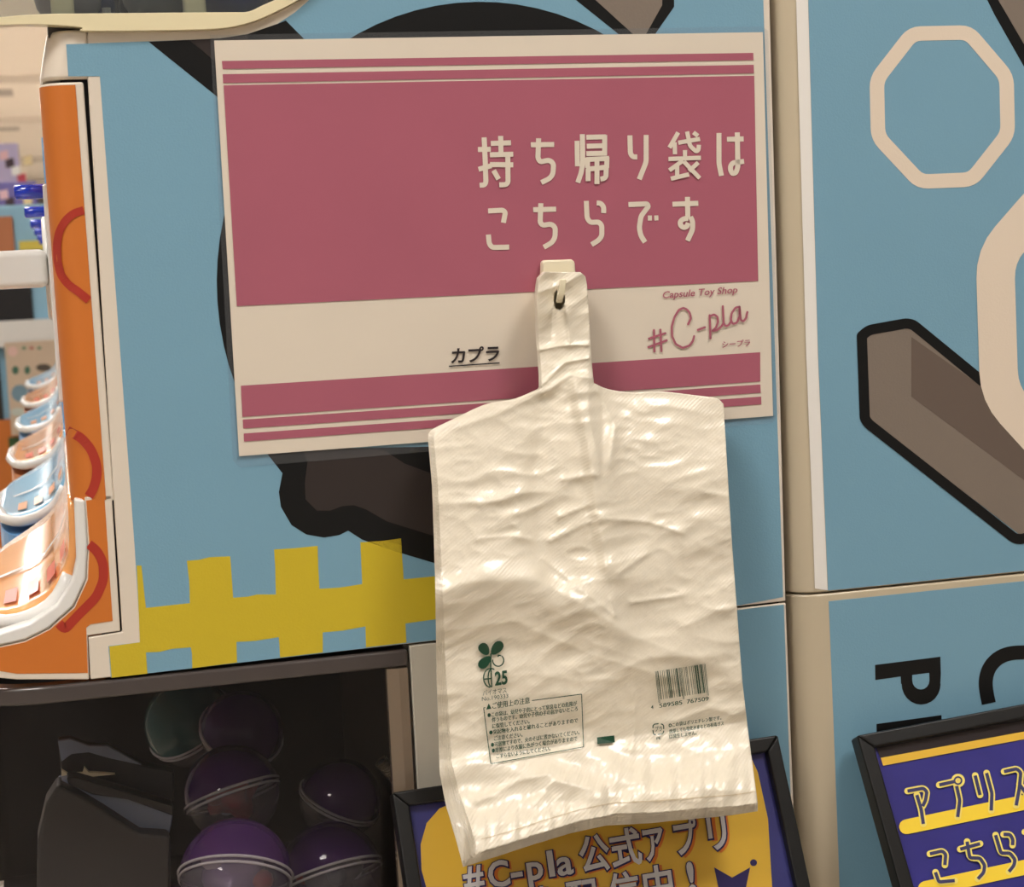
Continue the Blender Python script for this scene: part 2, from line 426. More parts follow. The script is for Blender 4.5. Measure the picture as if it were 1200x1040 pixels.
# red rings printed on the orange film
def arc(cx, cy, rx, ry, a0, a1, n=20):
    return [(cx + rx * math.cos(math.radians(a0 + (a1 - a0) * i / n)), cy + ry * math.sin(math.radians(a0 + (a1 - a0) * i / n))) for i in range(n + 1)]
def door_surf(a, b):
    # lies on the door's side face, or wraps round its corner
    p = at(a, b, -.0007)
    if p.x < XF + R0:
        d = ray(a, b); o2 = CAM; cx, cyy, r = XF + R0, R0, R0 + .0007
        ax, ay = o2.x - cx, o2.y - cyy
        A = d.x ** 2 + d.y ** 2; B = 2 * (ax * d.x + ay * d.y); Cc = ax * ax + ay * ay - r * r; D = B * B - 4 * A * Cc
        if D > 0: return o2 + d * ((-B - math.sqrt(D)) / (2 * A))
    return p
ribbons('red_ring', [([(98, 246.5), (86, 250), (76, 259), (69, 272), (66.5, 287), (67, 305), (71, 322), (80, 334), (92, 342), (104, 352)], False)], 9.5, door_surf, redv, door)
ribbons('red_ring', [([(79, 505), (95, 513), (107, 527), (113.5, 545), (113.5, 560), (109, 574), (104, 582)], False)], 11, door_surf, redv, door)
ribbons('red_ring', [([(104, 638), (114, 646), (121, 660), (121.5, 680), (113, 700), (97, 716), (88, 725), (76, 738), (69, 731)], False)], 11, panel(-.00036), redv, cheek)
# white lip of the tray mouth
arm = [(93, 585), (95.5, 640), (93, 679), (76, 711), (46, 734), (14, 747), (-20, 752)]
prism('tray_lip', [at(a, b, -.001) for a, b in [(86.6, 584), (99.6, 586.6), (103, 638.5), (101, 679), (86.6, 710.7), (57.7, 736.7), (29, 751), (0, 757.4), (-33, 760), (-33, 746), (0, 742.4), (34.6, 731), (66, 710.7), (85, 679), (89.5, 656)]], (0, .014, 0), whitep, m1, .0015)
tray_parts(m1, .004, tray_or); flap(m1, 0., tray_or); front_fittings(m1, 0.)
# side plate
plate_px = [(102.5, 90), (108.2, 180), (120, 372), (131, 550), (143.3, 741), (103.5, 747.5), (106, 797), (921, 705), (902.3, 0), V((XB, 0, ZU)), V((at(427, -150).x, 0, ZU)), (425, -150), (398, -45), (374, -16), (351, 0), (325, 14), (300, 25), (275, 32), (250, 35), (200, 36.5), (102.3, 37)]
side = prism('side_plate', pts_on(plate_px, 0.), (0, .003, 0), cream, m1, .0008)
def clip_below(pts): return pts
blue_px = [(77.5, 52), (130, 50), (175, 48.5), (215, 47), (258, 45), (290, 40), (325, 28), (345, 15), (360, 2), (375, -12), (397, -40), (424, -148), V((at(428, -150).x, 0, ZU - .004)), V((XB - .0035, 0, ZU - .004)), (894.5, 0), (917.8, 700), (868, 709.5), (480, 754), (130, 794.5), (127, 757.5), (164.6, 753), (157.7, 640), (117, 89.5), (80, 89.5)]
flat_w('blue_film', blue_px, -.0002, blue, side)
def c3(pts): return [(100 + a / 2.857, 500 + b / 2.857) for a, b in pts]
yel = c3([(172, 466), (188, 466), (196, 545), (203, 608), (275, 600), (350, 592), (348, 520), (340, 450), (380, 447), (415, 438), (485, 435), (490, 500), (495, 574), (545, 570), (575, 563), (638, 563), (636, 480), (632, 412), (700, 408), (778, 400), (780, 470), (784, 544), (850, 540), (927, 528), (924, 460), (921, 388), (990, 384), (1057, 375), (1061, 440), (1066, 512), (1200, 499), (1330, 485), (1325, 350), (1460, 335), (1470, 470), (1600, 455)])
yel += [(660, 720), (660, 732)] + c3([(1330, 690), (1225, 702), (1228, 638), (1072, 660), (1075, 724), (940, 740), (938, 670), (860, 684), (795, 690), (795, 757), (652, 774), (648, 706), (570, 718), (506, 722), (508, 791), (358, 810), (357, 760), (353, 740), (290, 745), (250, 755), (203, 757), (206, 800), (208, 828), (88, 842), (80, 737), (183, 723)])
flat('yellow_stripe', yel, panel(-.00032), yellow, side)
# black printed shapes, mostly hidden under the sign
flat('black_print', [(174, 48.8), (215, 47), (258, 45), (290, 40), (325, 28), (335, 24), (420, 110), (400, 220), (254, 113)], panel(-.00032), black, side)
flat('grey_print', [(222, 47), (258, 45), (290, 40), (300, 90), (262, 80)], panel(-.00044), brownv, side)
flat('black_print', arc(563, 330, 309, 328, 140, 318, 40), panel(-.00036), black, side)
lobe = c3([(600, 80), (660, 157), (648, 220), (655, 270), (690, 330), (740, 362), (800, 372), (850, 364), (880, 349), (925, 378), (1010, 410), (1170, 458), (1500, 520), (1500, 60)])
flat('black_print', lobe, panel(-.00032), black, side)
flat('grey_print', c3([(715, 60), (745, 115), (735, 190), (738, 245), (775, 282), (820, 282), (860, 267), (900, 264), (940, 278), (1010, 318), (1170, 368), (1400, 430), (1400, 200), (1160, 158), (1070, 125), (1000, 80)]), panel(-.00048), brownv, side)
flat('black_print', [(660, -75), (650, -65), (650, -20), (675, 0), (730, 44), (765, 44), (790, 8), (790, -70), (785, -75)], panel(-.00032), black, side)
flat('grey_print', [(665, -60), (665, -27), (698, 0), (742, 40), (757, 40), (776, 6), (776, -60)], panel(-.00048), greyv, side)

# upper case: cream window frame, posts, dark inside
XU = at(-60, 20).x
fr_low = smooth_curve([(-70, 34), (0, 29.5), (45, 28.5), (95, 32), (100, 36.2), (200, 35.5), (250, 34), (275, 31), (300, 24), (325, 13), (351, -1), (376, -20), (398, -45), (425, -150)])
fr_up = smooth_curve([(-70, 25), (0, 20), (30, 17.5), (60, 16.2), (120, 15.5), (200, 14.8), (270, 14.2), (291, 13.5), (308, 6), (330, -4), (352, -18), (372, -45), (400, -150)])
frame_pts = pts_on(fr_low + [V((at(426, -150).x, 0, ZU)), V((at(401, -150).x, 0, ZU))] + fr_up[::-1], -.004)
wf = prism('window_frame', frame_pts, (0, .010, 0), cream2, m1, .0012)
box('overhang_back', (XU, .010, Z0 + .134), (XF + .01, .030, ZU), mat('overhang_grey', (128, 122, 124), .4, .5, .3, .5, 30.), m1)
box('case_interior', (XF + .02, .17, ZT - .0), (XB - .004, .20, ZU), mat('case_inside', (62, 58, 58), .6, .3, 0, .3, 14.), m1)
box('case_floor', (XF + .006, .006, ZT - .003), (XB - .004, W, ZT + .006), mat('case_floor_grey', (70, 66, 66), .6), m1)
for a, b in ((60.5, 82), (217, 237.5)):
    p, q = at(a, 20, .012), at(b, -60, .012); box('window_post', (p.x, .012, ZT), (q.x, .026, ZU), cream2, m1, .002)
kn = at(124.5, 10, .03); lathe('case_knob', [(.0052, 0), (.0055, .006), (.005, .008), (.0022, .009), (.0022, .0115)], mat('dull_metal', (170, 170, 168), .3, .5, 0, .1, 40, 0, 200, .7), m1, (kn.x, kn.y, ZT + .003), 'z', 20)
# loose things inside the upper case: dim boxed capsules
for i, (a, dpt, s, col) in enumerate([(80, .050, .0175, (150, 146, 150)), (185, .050, .019, (118, 120, 122)), (275, .050, .019, (38, 62, 130)), (95, .100, .0185, (40, 60, 110)), (178, .100, .0185, (70, 66, 70)), (258, .100, .0185, (96, 90, 94)), (338, .100, .0185, (66, 64, 66))]):
    p = at(a, 5, dpt)
    cp_ = lathe('capsule', [(s * math.sin(t * math.pi / 8 + .001), -s * math.cos(t * math.pi / 8)) for t in range(9)], mat('case_capsule_%d' % i, col, .3, .5, .3, .2, 60), None, (p.x, p.y, ZT + .0063 + s), 'z', 18)
    tag(cp_, 'round %s capsule lying behind the cream window posts' % ['pale grey', 'grey', 'blue', 'navy', 'charcoal', 'mauve grey', 'dark grey'][i], 'capsule', 'capsules in the upper case')
uc = clear('clear_plastic', (225, 228, 228), .03)
box('case_top', (XU, -.004, ZU), (XB, W, ZU + .012), cream2, m1, .002)
prism('window_pane', pts_on([(-60, 24), (0, 24), (280, 22), (310, 10), (345, -15), (392, -120), V((at(396, -120).x, 0, ZU)), V((XU, 0, ZU))], .004), (0, .002, 0), uc, m1)
# seam bead under the plate
# ================================================================== LOWER MACHINE: CLEAR CASE
XC = at(-75, 900).x
m2 = thing('capsule_machine', 'lower capsule machine with clear rounded case full of dark purple capsules', 'capsule machine', (0, W / 2, 0))
xr2 = at(483, 900).x
ZC0 = Z0 - .435; LID = Z0 - .2158
plan = rounded_front(xr2, XC, W, .06, .0015, 14)
def shell(name, plan, z0, z1, m, parent, t=.0025):
    n = len(plan); v = [(x, y, z0) for x, y in plan] + [(x, y, z1) for x, y in plan]
    o = obj(name, v, [(i, i + 1, n + i + 1, n + i) for i in range(n - 1)], m, parent, False)
    md = o.modifiers.new('thick', 'SOLIDIFY'); md.thickness = t; md.offset = -1
    return o
case_m = clear('case_plastic', (246, 245, 245), .002, .04, 1.27, .015)
shell('clear_case', plan, ZC0, LID - .0003, case_m, m2)
lipm = mat('case_lid_edge', (80, 73, 71), .25, .5, .5, .15, 30.)
def ring_plan(xr, xf, y1, R, y0, th):
    a = rounded_front(xr, xf, y1, R, y0, 14)[:-1]; b = rounded_front(xr, xf + th, y1 - th, R - th, y0 + th, 14)[:-1]
    return a + b[::-1]
extr('case_lid', ring_plan(at(478, 760).x, XC - .001, W, .061, -.0005, .012), LID - .0095, LID, lipm, m2, .002)
extr('case_edge_strip', [(at(457, 850).x, .001), (at(471, 850).x, -.0005), (at(481, 850).x, -.0005), (at(481, 850).x, .006), (at(457, 850).x, .006)], ZC0, LID - .0100, mat('case_edge', (150, 132, 112), .2, .5, .6, .1, 20.), m2)
box('back_column', (at(485, 850).x, 0, ZC0 - .35), (at(600, 850).x, .02, ZB - .001), mat('grey_beige_column', (196, 190, 176), .4, .5, .2, .02), m2, .001)
lp = prism('side_plate', [at(600, 744), at(868, 713), at(921.2, 707), at(934, 1040), at(941, 1260), at(600, 1260)], (0, .003, 0), cream, m2, .0008)
flat('blue_film', [(600, 746), (868, 715), (918.5, 709), (930.5, 1040), (936, 1240), (600, 1240)], panel(-.0002), blue, lp)
inner = mat('case_backing', (30, 27, 27), .7, .2, 0, .3, 8.)
box('inner_back', (XC + .004, W - .02, ZC0), (XB - .004, W - .001, LID), inner, m2)
box('inner_wall', (at(507, 900, .02).x, .02, ZC0), (XB - .004, W - .02, LID), mat('inner_wall_brown', (52, 42, 36), .6, .3, 0, .2, 9.), m2)
box('case_bottom', (XC + .01, .004, ZC0 - .01), (XB - .004, W - .004, ZC0 + .002), inner, m2)
box('base_cabinet', (XC + .02, .02, 0), (XB - .004, W - .004, ZC0 - .01), cream, m2)
# black dispenser wedge with pale edges
dm = mat('dispenser_black', (34, 33, 36), .45, .4, 0, .1, 20.)
edge_m = mat('dispenser_edge', (122, 132, 154), .35, .5, .3, .1, 30.)
pd = .055
prism('dispenser_body', [at(a, b, pd) for a, b in [(68, 920), (92, 932), (122, 950), (165, 978), (198, 980), (200, 985), (200, 1236), (40, 1236), (44, 985), (54, 942)]], (0, .02, 0), mat('dispenser_front', (52, 49, 49), .5, .4, 0, .15, 12.), m2, .002)
prism('dispenser_fin', [at(a, b, pd + .012) for a, b in [(68, 916), (80, 913), (203, 953), (201, 968), (198, 980), (160, 976), (110, 945), (70, 924)]], (0, .012, 0), edge_m, m2, .001)
prism('dispenser_fin', [at(a, b, pd + .004) for a, b in [(78, 912), (88, 911), (120, 920), (203, 945), (203, 957), (150, 938), (108, 932), (80, 920)]], (0, .012, 0), dm, m2, .001)
prism('dispenser_fin', [at(a, b, pd + .03) for a, b in [(68, 870), (82, 868), (104, 876), (126, 876), (166, 898), (204, 905), (204, 940), (140, 920), (100, 910), (72, 908)]], (0, .012, 0), dm, m2, .001)
prism('dispenser_fin', [at(a, b, pd + .028) for a, b in [(68, 869), (82, 867), (104, 875), (126, 875), (166, 897), (128, 889), (104, 882), (84, 884), (72, 893)]], (0, .003, 0), edge_m, m2)
prism('cream_catch', [at(a, b, pd + .02) for a, b in [(72, 903), (80, 908), (97, 907), (99, 900), (104, 906), (135, 908), (104, 911), (80, 913), (72, 915)]], (0, .004, 0), cream2, m2)
# coil spring
a, b = at(446, 892, .03), at(474, 924, .03); ax = (b - a)
u = ax.normalized().cross(V((0, 1, 0))).normalized(); w = V((0, 1, 0))
tube('coil_spring', [a + ax * (i / 160) + u * (.0034 * math.cos(i * .72)) + w * (.0034 * math.sin(i * .72)) for i in range(161)], .0007, mat('spring_steel', (96, 84, 70), .3, .5, 0, .1, 40, 0, 200, .8), m2, 6)
tube('spring_core', [a, b + ax * .35], .0022, dark, m2)
# ---- capsules in the case
def capsule(px, py, y, r, tilt, shell_rgb, toy_rgb, label, toy='blob'):
    p = at(px, py, y)
    if py > 1050: p.z = ZC0 + .002 + r * 1.02 + .001        # these two lie on the bottom of the case
    root = thing('toy_capsule', label, 'capsule', p, 'capsules in the clear case')
    M = Matrix.Rotation(math.radians(tilt[0]), 3, 'X') @ Matrix.Rotation(math.radians(tilt[1]), 3, 'Y')
    tint = clear('capsule_tint_%d_%d_%d' % shell_rgb, shell_rgb, .36, .05); clr = clear('capsule_clear', (232, 228, 238), .10, .05)
    def cap_half(name, sgn, rr, m):
        v, f = [], []; n, k = 28, 9
        for j in range(k + 1):
            a_ = math.pi / 2 * j / k
            for i in range(n):
                b_ = 2 * math.pi * i / n
                v.append(p + M @ V((rr * math.cos(a_) * math.cos(b_), rr * math.cos(a_) * math.sin(b_), sgn * rr * math.sin(a_))))
        for j in range(k):
            for i in range(n): f.append((j * n + i, j * n + (i + 1) % n, (j + 1) * n + (i + 1) % n, (j + 1) * n + i))
        return obj(name, v, f, m, root, True)
    cap_half('upper_shell', 1, r, tint); cap_half('lower_shell', -1, r * .975, clr)
    for h_, rr in ((0, 1.012), (-.10, .99)):
        tube('rim', [p + M @ V((r * rr * math.cos(i * math.pi / 18), r * rr * math.sin(i * math.pi / 18), h_ * r)) for i in range(36)], .0009, clear('rim_plastic', (225, 220, 225), .5, .08), root, 6, True)
    bm = bmesh.new(); bmesh.ops.create_icosphere(bm, subdivisions=3, radius=r * .66)
    for v in bm.verts:
        k = .8 + .5 * noise.noise(v.co * (1.6 / r) + V((px, py, 0))); v.co = p + M @ (v.co * k)
    frombm('toy', bm, mat('toy_%d_%d_%d' % toy_rgb, toy_rgb, .45, .5, .3, .5, 55.), root, True)
    for q in range(3):
        d = M @ V((math.cos(q * 2.1 + px), math.sin(q * 2.1 + px), .3 * q - .3)).normalized()
        bm = bmesh.new(); bmesh.ops.create_icosphere(bm, subdivisions=2, radius=r * .2)
        for v in bm.verts: v.co = v.co + p + d * r * .55
        frombm('toy_detail', bm, mat('toy_detail_%d' % ((int(px) + q) % 3), [(150, 60, 56), (60, 60, 70), (170, 160, 170)][(int(px) + q) % 3], .4), root, True)
    return root
purp = (104, 62, 140)
capsule(222, 848, .200, .0285, (20, -30), (90, 146, 148), (150, 70, 70), 'teal round capsule holding a reddish toy, beside the purple ones')
capsule(283, 858, .150, .0255, (35, 15), purp, (52, 40, 62), 'purple capsule resting highest on the pile in the clear case')
capsule(272, 930, .097, .028, (-25, -12), purp, (170, 36, 40), 'purple capsule with a bright red toy inside its rim')
capsule(276, 1026, .040, .0310, (-38, 10), (114, 72, 142), (120, 100, 130), 'purple capsule with silver trim in front of the red one')
capsule(398, 938, .140, .0255, (10, 25), purp, (40, 34, 44), 'dark purple capsule leaning near the coil spring')
capsule(388, 1024, .083, .0300, (-30, -8), purp, (58, 50, 60), 'dark purple capsule with triple rim below the coil spring')
capsule(200, 1110, .125, .030, (-10, 40), purp, (58, 40, 70), 'purple capsule lying low in the case behind the dispenser')
capsule(332, 1120, .125, .030, (15, 40), purp, (48, 40, 60), 'purple capsule lying low in the case under the others')

# ================================================================== ROW OF MACHINES BEHIND
ords = ['next behind the machine with the sign', 'third along the row', 'fourth along the row', 'fifth along the row', 'sixth and last along the row']
for k in range(1, 6):
    y0 = k * W + .004 * k; col = tray_bl if k % 2 else tray_or
    r = thing('capsule_machine', 'capsule machine with %s curved tray, %s' % ('pale blue' if k % 2 else 'pale orange', ords[k - 1]), 'capsule machine', (0, y0 + W / 2, 0), 'capsule machines in the receding row')
    box('body', (XF + .0005, y0, 0), (XB - .004, y0 + W, ZT), whitep, r)
    box('front_panel', (XF - .0015, y0 + .012, Z0 - .12), (XF + .001, y0 + W - .012, ZD), col['body'], r)
    tray_parts(r, y0, col); flap(r, y0, col); front_fittings(r, y0)

# ================================================================== MACHINES BACK TO BACK ON THE RIGHT
xl = XB + .0012; RR = .019
xface = xl + .386
def right_plan(xl, xr, R, y1, n=10):
    p = [(xr, 0)]
    for i in range(n + 1):
        a = math.pi / 2 * i / n; p.append((xl + R - R * math.sin(a), R - R * math.cos(a)))
    return p + [(xl, y1), (xr, y1)]
zs = Z0 - .2085
m3 = thing('capsule_machine', 'light blue machine side with a beige octagon, back to back with the sign machine', 'capsule machine', (xl + .19, W / 2, zs))
b3 = extr('shell', right_plan(xl, xface, RR, W), zs + .0004, ZU, tanp, m3, .0015)
m4 = thing('capsule_machine', 'lower light blue machine side with large black sideways letters', 'capsule machine', (xl + .19, W / 2, 0))
b4 = extr('shell', right_plan(xl, xface, RR, W), 0, zs - .0004, tanp, m4, .0015)
flat_w('blue_film', [(947.3, 0), (956.5, 330), (959, 420), (970.5, 692.5), V((xface - .004, 0, at(1155, 673.5).z)), V((xface - .004, 0, ZU - .004)), V((at(946, -30).x, 0, ZU - .004))], -.0002, blue, b3)
flat_w('highlight_strip', [V((at(932, -30).x, 0, ZU - .002)), (933, 0), (945, 420), (952, 600), (955, 690), (969.8, 692), (958.5, 420), (956, 330), (946.8, 0), V((at(945.5, -30).x, 0, ZU - .002))], -.0002, mat('highlight_white', (240, 236, 230), .18, .5, .6, .01), b3)  # white strip paints the corner's glossy highlight into the colour
flat_w('blue_film', [(971.2, 705), V((xface - .004, 0, at(1156, 685.5).z)), V((xface - .004, 0, .05)), V((at(984, 1040).x, 0, .05)), (984, 1040), (977, 850)], -.0002, blue, b4)
oct_c = [(1066, 34), (1134, 32.5), (1181, 88), (1183.5, 156), (1142, 213), (1078, 216), (1027, 162), (1025, 92)]
ribbons('octagon_ring', [([(1069, 39.5), (1135, 38), (1179.5, 90), (1181, 157), (1139, 210.5), (1078, 213), (1029, 160.5), (1027.5, 93)], True)], 17, panel(-.00036), octv, b3)
# large ring that runs out of view
big = [(1166, 300), (1240, 215), (1380, 215), (1450, 300), (1450, 470), (1380, 570), (1260, 560), (1171, 462)]
pb = panel(-.00054)
ribbons('octagon_ring', [(big, True)], 45, pb, octv, b3)
# grey bar with black outline
bar = [(1016, 391), (1064, 385), (1250, 508), (1250, 660), (1195, 626), (1021, 493)]
bar_in = [(1013, 393), (1019, 390), (1066, 384.5), (1320, 570), (1320, 690), (1195, 627), (1190, 627), (1019, 494), (1016, 488)]
flat('grey_bar', [(1014, 393), (1064, 385), (1070, 388), (1330, 600), (1330, 640), (1195, 627), (1019, 492), (1017, 488)], panel(-.00036), greyv, b3)
flat('grey_bar_shadow', [(1068, 395), (1139, 445), (1330, 585), (1330, 600), (1250, 600), (1068, 465)], panel(-.00044), greyd, b3)
ribbons('black_outline', [([(1010, 394), (1018, 387), (1062, 379), (1070, 380.5), (1150, 446), (1330, 590)], False), ([(1010, 394), (1013.5, 491), (1018, 497), (1190, 632), (1200, 632), (1330, 560)], False)], 12, panel(-.00048), black, b3, True)
flat('black_print', [(1020, -340), (1157, 0), (1166, 18), (1204, 85), (1330, 330), (1400, 330), (1400, -340)], panel(-.00032), black, b3)
flat('grey_print', [(1038, -328), (1170, 0), (1206, 62), (1330, 290), (1388, 290), (1388, -328)], panel(-.00044), greyv, b3)
# sideways letters on the lower machine
def c8(pts): return [(940 + a / 2.889, 680 + b / 2.889) for a, b in pts]
lb = panel(-.00036)
flat('letter', c8([(247, 288), (468, 260), (470, 318), (468, 350)] + [(403 + 66 * math.cos(t), 352 + 70 * math.sin(t)) for t in [i * math.pi / 12 for i in range(0, 13)]] + [(335, 352), (334, 327), (248, 339)]), lb, black, b4)
flat('letter_counter', c8([(373, 322), (430, 315), (431, 340)] + [(402 + 29 * math.cos(t), 340 + 31 * math.sin(t)) for t in [i * math.pi / 8 for i in range(0, 9)]] + [(373, 340)]), panel(-.00048), blue, b4)
flat('letter', c8([(252, 488), (472, 458), (472, 512), (310, 534), (310, 640), (255, 650)]), lb, black, b4)
ribbons('letter', [(c8([(632, 418), (625, 385), (620, 345), (630, 300), (660, 265), (700, 248), (760, 244), (820, 258), (860, 295), (870, 350), (860, 400)]), False)], 16.5, lb, black, b4)

# ================================================================== THE SIGN
sg = thing('laminated_sign', 'laminated pink and white sign with Japanese lettering on the blue machine side', 'sign', at(580, 290, -.002))
sgy = -.0014
def onpos(u, v):       # unit square of the paper -> pixel (bilinear of the corners is not exact, so go through the plane)
    a, b, c, d = at(251, 47.5, sgy), at(894, 37.7, sgy), at(905.9, 487.6, sgy), at(280.3, 534.9, sgy)
    return (a * (1 - u) + b * u) * (1 - v) + (d * (1 - u) + c * u) * v
paper_m = mat('sign_paper', (226, 214, 197), .35, .4, .7, .03, 22., .30, 26., coat_rough=.14)
pink_m = mat('sign_pink', (172, 94, 112), .35, .4, .7, .05, 22., .30, 26., coat_rough=.14)
paper = prism('paper', [onpos(0, 0), onpos(1, 0), onpos(1, 1), onpos(0, 1)], (0, .0006, 0), paper_m, sg)
film_m = clear('laminate_film', (252, 253, 254), .02, .12, 1.4, .3)
prism('laminate_edge', [at(a, b, -.0009) for a, b in [(246, 41), (893, 31), (900, 36), (913, 484), (905, 496), (281, 548), (273, 540)]], (0, .0003, 0), film_m, sg)
ps = panel(sgy - .0003); pl2 = panel(sgy - .0006)
def band(l0, l1, r0_, r1): sheet('pink_band', [l0, r0_, r1, l1], ps, pink_m, paper)
band((260, 71.5), (261, 81), (882.8, 62), (883, 70.5))
band((261, 87), (261.5, 97.5), (883.2, 76), (883.6, 86))
band((262, 100), (277.5, 359), (883.8, 88.8), (888.5, 329.5))
band((282.3, 452.3), (284, 488.8), (890.8, 413), (891, 447.3))
band((284.5, 492), (285, 502.5), (891, 450.8), (891.5, 460.6))
band((285.5, 508.3), (286, 517.8), (892, 465), (892.3, 474))
sc = 5.778
def cA(p): return [(540 + a / sc, 140 + b / sc) for a, b in p]
def cB(p): return [(720 + a / sc, 140 + b / sc) for a, b in p]
let = []
for s in [[(158, 122), (166, 300), (170, 425), (160, 444), (127, 446)], [(116, 204), (203, 202)], [(120, 338), (207, 314)], [(203, 163), (340, 158)], [(270, 112), (272, 240)], [(197, 240), (355, 236)], [(197, 306), (355, 308)], [(318, 240), (320, 425), (306, 442), (260, 443)], [(222, 345), (256, 405)],
          [(474, 172), (632, 170)], [(527, 128), (522, 265), (540, 288), (600, 275), (628, 300), (624, 370), (602, 400), (545, 428)],
          [(823, 100), (826, 290), (816, 360), (792, 428)], [(983, 118), (850, 121)], [(974, 105), (974, 245)], [(965, 178), (853, 182)], [(985, 229), (850, 232)], [(848, 272), (1005, 264)], [(858, 260), (858, 330)], [(990, 255), (988, 328)], [(850, 338), (1000, 322)], [(862, 335), (862, 418)], [(985, 325), (983, 385), (970, 400), (945, 404)], [(922, 270), (922, 438)],
          [(185, 620), (285, 615), (302, 630), (288, 700)], [(187, 780), (192, 842), (213, 868), (328, 865)],
          [(490, 612), (645, 608)], [(542, 568), (537, 698), (556, 718), (612, 708), (640, 732), (638, 800), (617, 835), (562, 866)],
          [(850, 552), (855, 668), (876, 698), (935, 695), (955, 718), (955, 790), (932, 820), (885, 848)], [(920, 566), (948, 568), (968, 593), (967, 635)]]:
    let.append((cA(s), False))
for s in [[(105, 108), (108, 230), (124, 254), (155, 254)], [(215, 105), (215, 288), (168, 406)],
          [(708, 92), (708, 300), (725, 382)], [(762, 135), (875, 132)], [(832, 88), (836, 325), (822, 362), (800, 368), (786, 345), (786, 315), (802, 294), (878, 284)],
          [(95, 577), (222, 572), (230, 590), (180, 655), (168, 735), (180, 790), (208, 832)], [(226, 668), (254, 668)], [(270, 668), (298, 667)],
          [(393, 575), (568, 568)], [(495, 525), (497, 665)], [(500, 672), (470, 672), (446, 690), (446, 716), (466, 734), (492, 726), (500, 700)], [(515, 660), (530, 690), (530, 745), (495, 822)]]:
    let.append((cB(s), False))
let2 = [(cA([(787, 145), (790, 318)]), False)] + [(cB(s), False) for s in [[(432, 88), (372, 192)], [(408, 155), (410, 236)], [(432, 158), (580, 132)], [(492, 82), (512, 180), (555, 218), (570, 205), (572, 172)], [(535, 88), (566, 112)], [(478, 208), (478, 265)], [(366, 268), (586, 260)], [(465, 278), (372, 345)], [(425, 315), (425, 390)], [(382, 402), (505, 372)], [(470, 285), (578, 398)], [(568, 292), (505, 350)]]]
chars = {}
for w_, ls in ((5.9, let), (5.0, let2)):
    for st_ in ls:
        mx_ = sum(p[0] for p in st_[0]) / len(st_[0]); my_ = sum(p[1] for p in st_[0]) / len(st_[0])
        key = (int((mx_ - 547) // 55.5), int(my_ > 228)); chars.setdefault(key, []).append((st_, w_))
for key, lst in sorted(chars.items()):
    ribbons('lettering', [q[0] for q in lst], sum(q[1] for q in lst) / len(lst), pl2, paper_m, paper)
ink = mat('ink_black', (44, 36, 38), .4, .4, .3)
text('lettering', [('カ', (527.5, 425), (22, -1), (1, 20), None)] and [(ch, (x, y), (20, -1), (1.2, -20), None) for ch, x, y in (('カ', 527, 425), ('プ', 546, 424), ('ラ', 566.5, 422.5))], pl2, ink, paper, .025)
ribbons('underline', [([(526, 429.5), (585.5, 425.5)], False)], 1.5, pl2, ink, paper)
def cL(p): return [(750 + a / 8.571, 330 + b / 8.571) for a, b in p]
ribbons('lettering', [(cL(s), False) for s in [[(90, 575), (255, 520)], [(85, 660), (268, 592)], [(140, 490), (145, 705)], [(205, 485), (215, 700)],
    [(483, 430), (512, 372), (500, 315), (470, 280), (435, 266), (390, 285), (345, 360), (320, 450), (322, 550), (360, 630), (430, 668), (495, 645), (530, 602), (543, 550)], [(582, 487), (652, 460)], [(700, 340), (708, 572)],
    [(700, 350), (745, 332), (778, 355), (784, 410), (762, 465), (725, 498), (770, 490), (815, 455), (840, 420)], [(832, 250), (840, 420), (862, 450), (890, 440), (915, 400)],
    [(1000, 255), (960, 262), (920, 320), (912, 390), (935, 428), (975, 412), (1000, 350), (1000, 255), (1012, 385), (1036, 402), (1065, 370), (1078, 308)]]], 2.5, pl2, pink_m, paper, True)
text('lettering', [('Capsule Toy Shop', (776, 349.8), (10.2, -.75), (2.2, -11.5), 88)], pl2, pink_m, paper, .012)
text('lettering', [('シープラ', (846, 407.5), (8.5, -.6), (.4, -9), 33)], pl2, pink_m, paper, .015)

# ================================================================== ADHESIVE HOOK
hk = thing('adhesive_hook', 'small cream plastic hook stuck on the sign, holding the bags', 'hook', at(658, 340, -.004))
hkm = mat('hook_cream', (240, 230, 200), .35, .5, .2, .02)
ybk = -.0042
prism('base_plate', [at(a, b, -.0085) for a, b in [(636, 306.5), (640, 305), (670, 304), (674, 306.5), (679, 372), (676, 376), (638, 379), (634, 376)]], (0, .006, 0), hkm, hk, .0014)
hp = [at(656, 352, -.006), at(655.5, 352.5, -.020), at(655.5, 352.5, -.030), at(656, 350, -.035), at(657.3, 344, -.0365), at(660, 327, -.0365)]
bm = bmesh.new(); ringv = []
for i, p in enumerate(hp):
    t = (hp[min(i + 1, len(hp) - 1)] - hp[max(i - 1, 0)]).normalized(); u = V((1, 0, 0)); n_ = t.cross(u).normalized()
    hw = .0018
    ringv.append([bm.verts.new(p + u * a * hw + n_ * b * .0011) for a, b in ((-1, -1), (1, -1), (1, 1), (-1, 1))])
for a, b in zip(ringv, ringv[1:]):
    for j in range(4): bm.faces.new((a[j], a[(j + 1) % 4], b[(j + 1) % 4], b[j]))
bm.faces.new(ringv[0]); bm.faces.new(ringv[-1][::-1])
bevel(frombm('hook_arm', bm, hkm, hk), .0008)

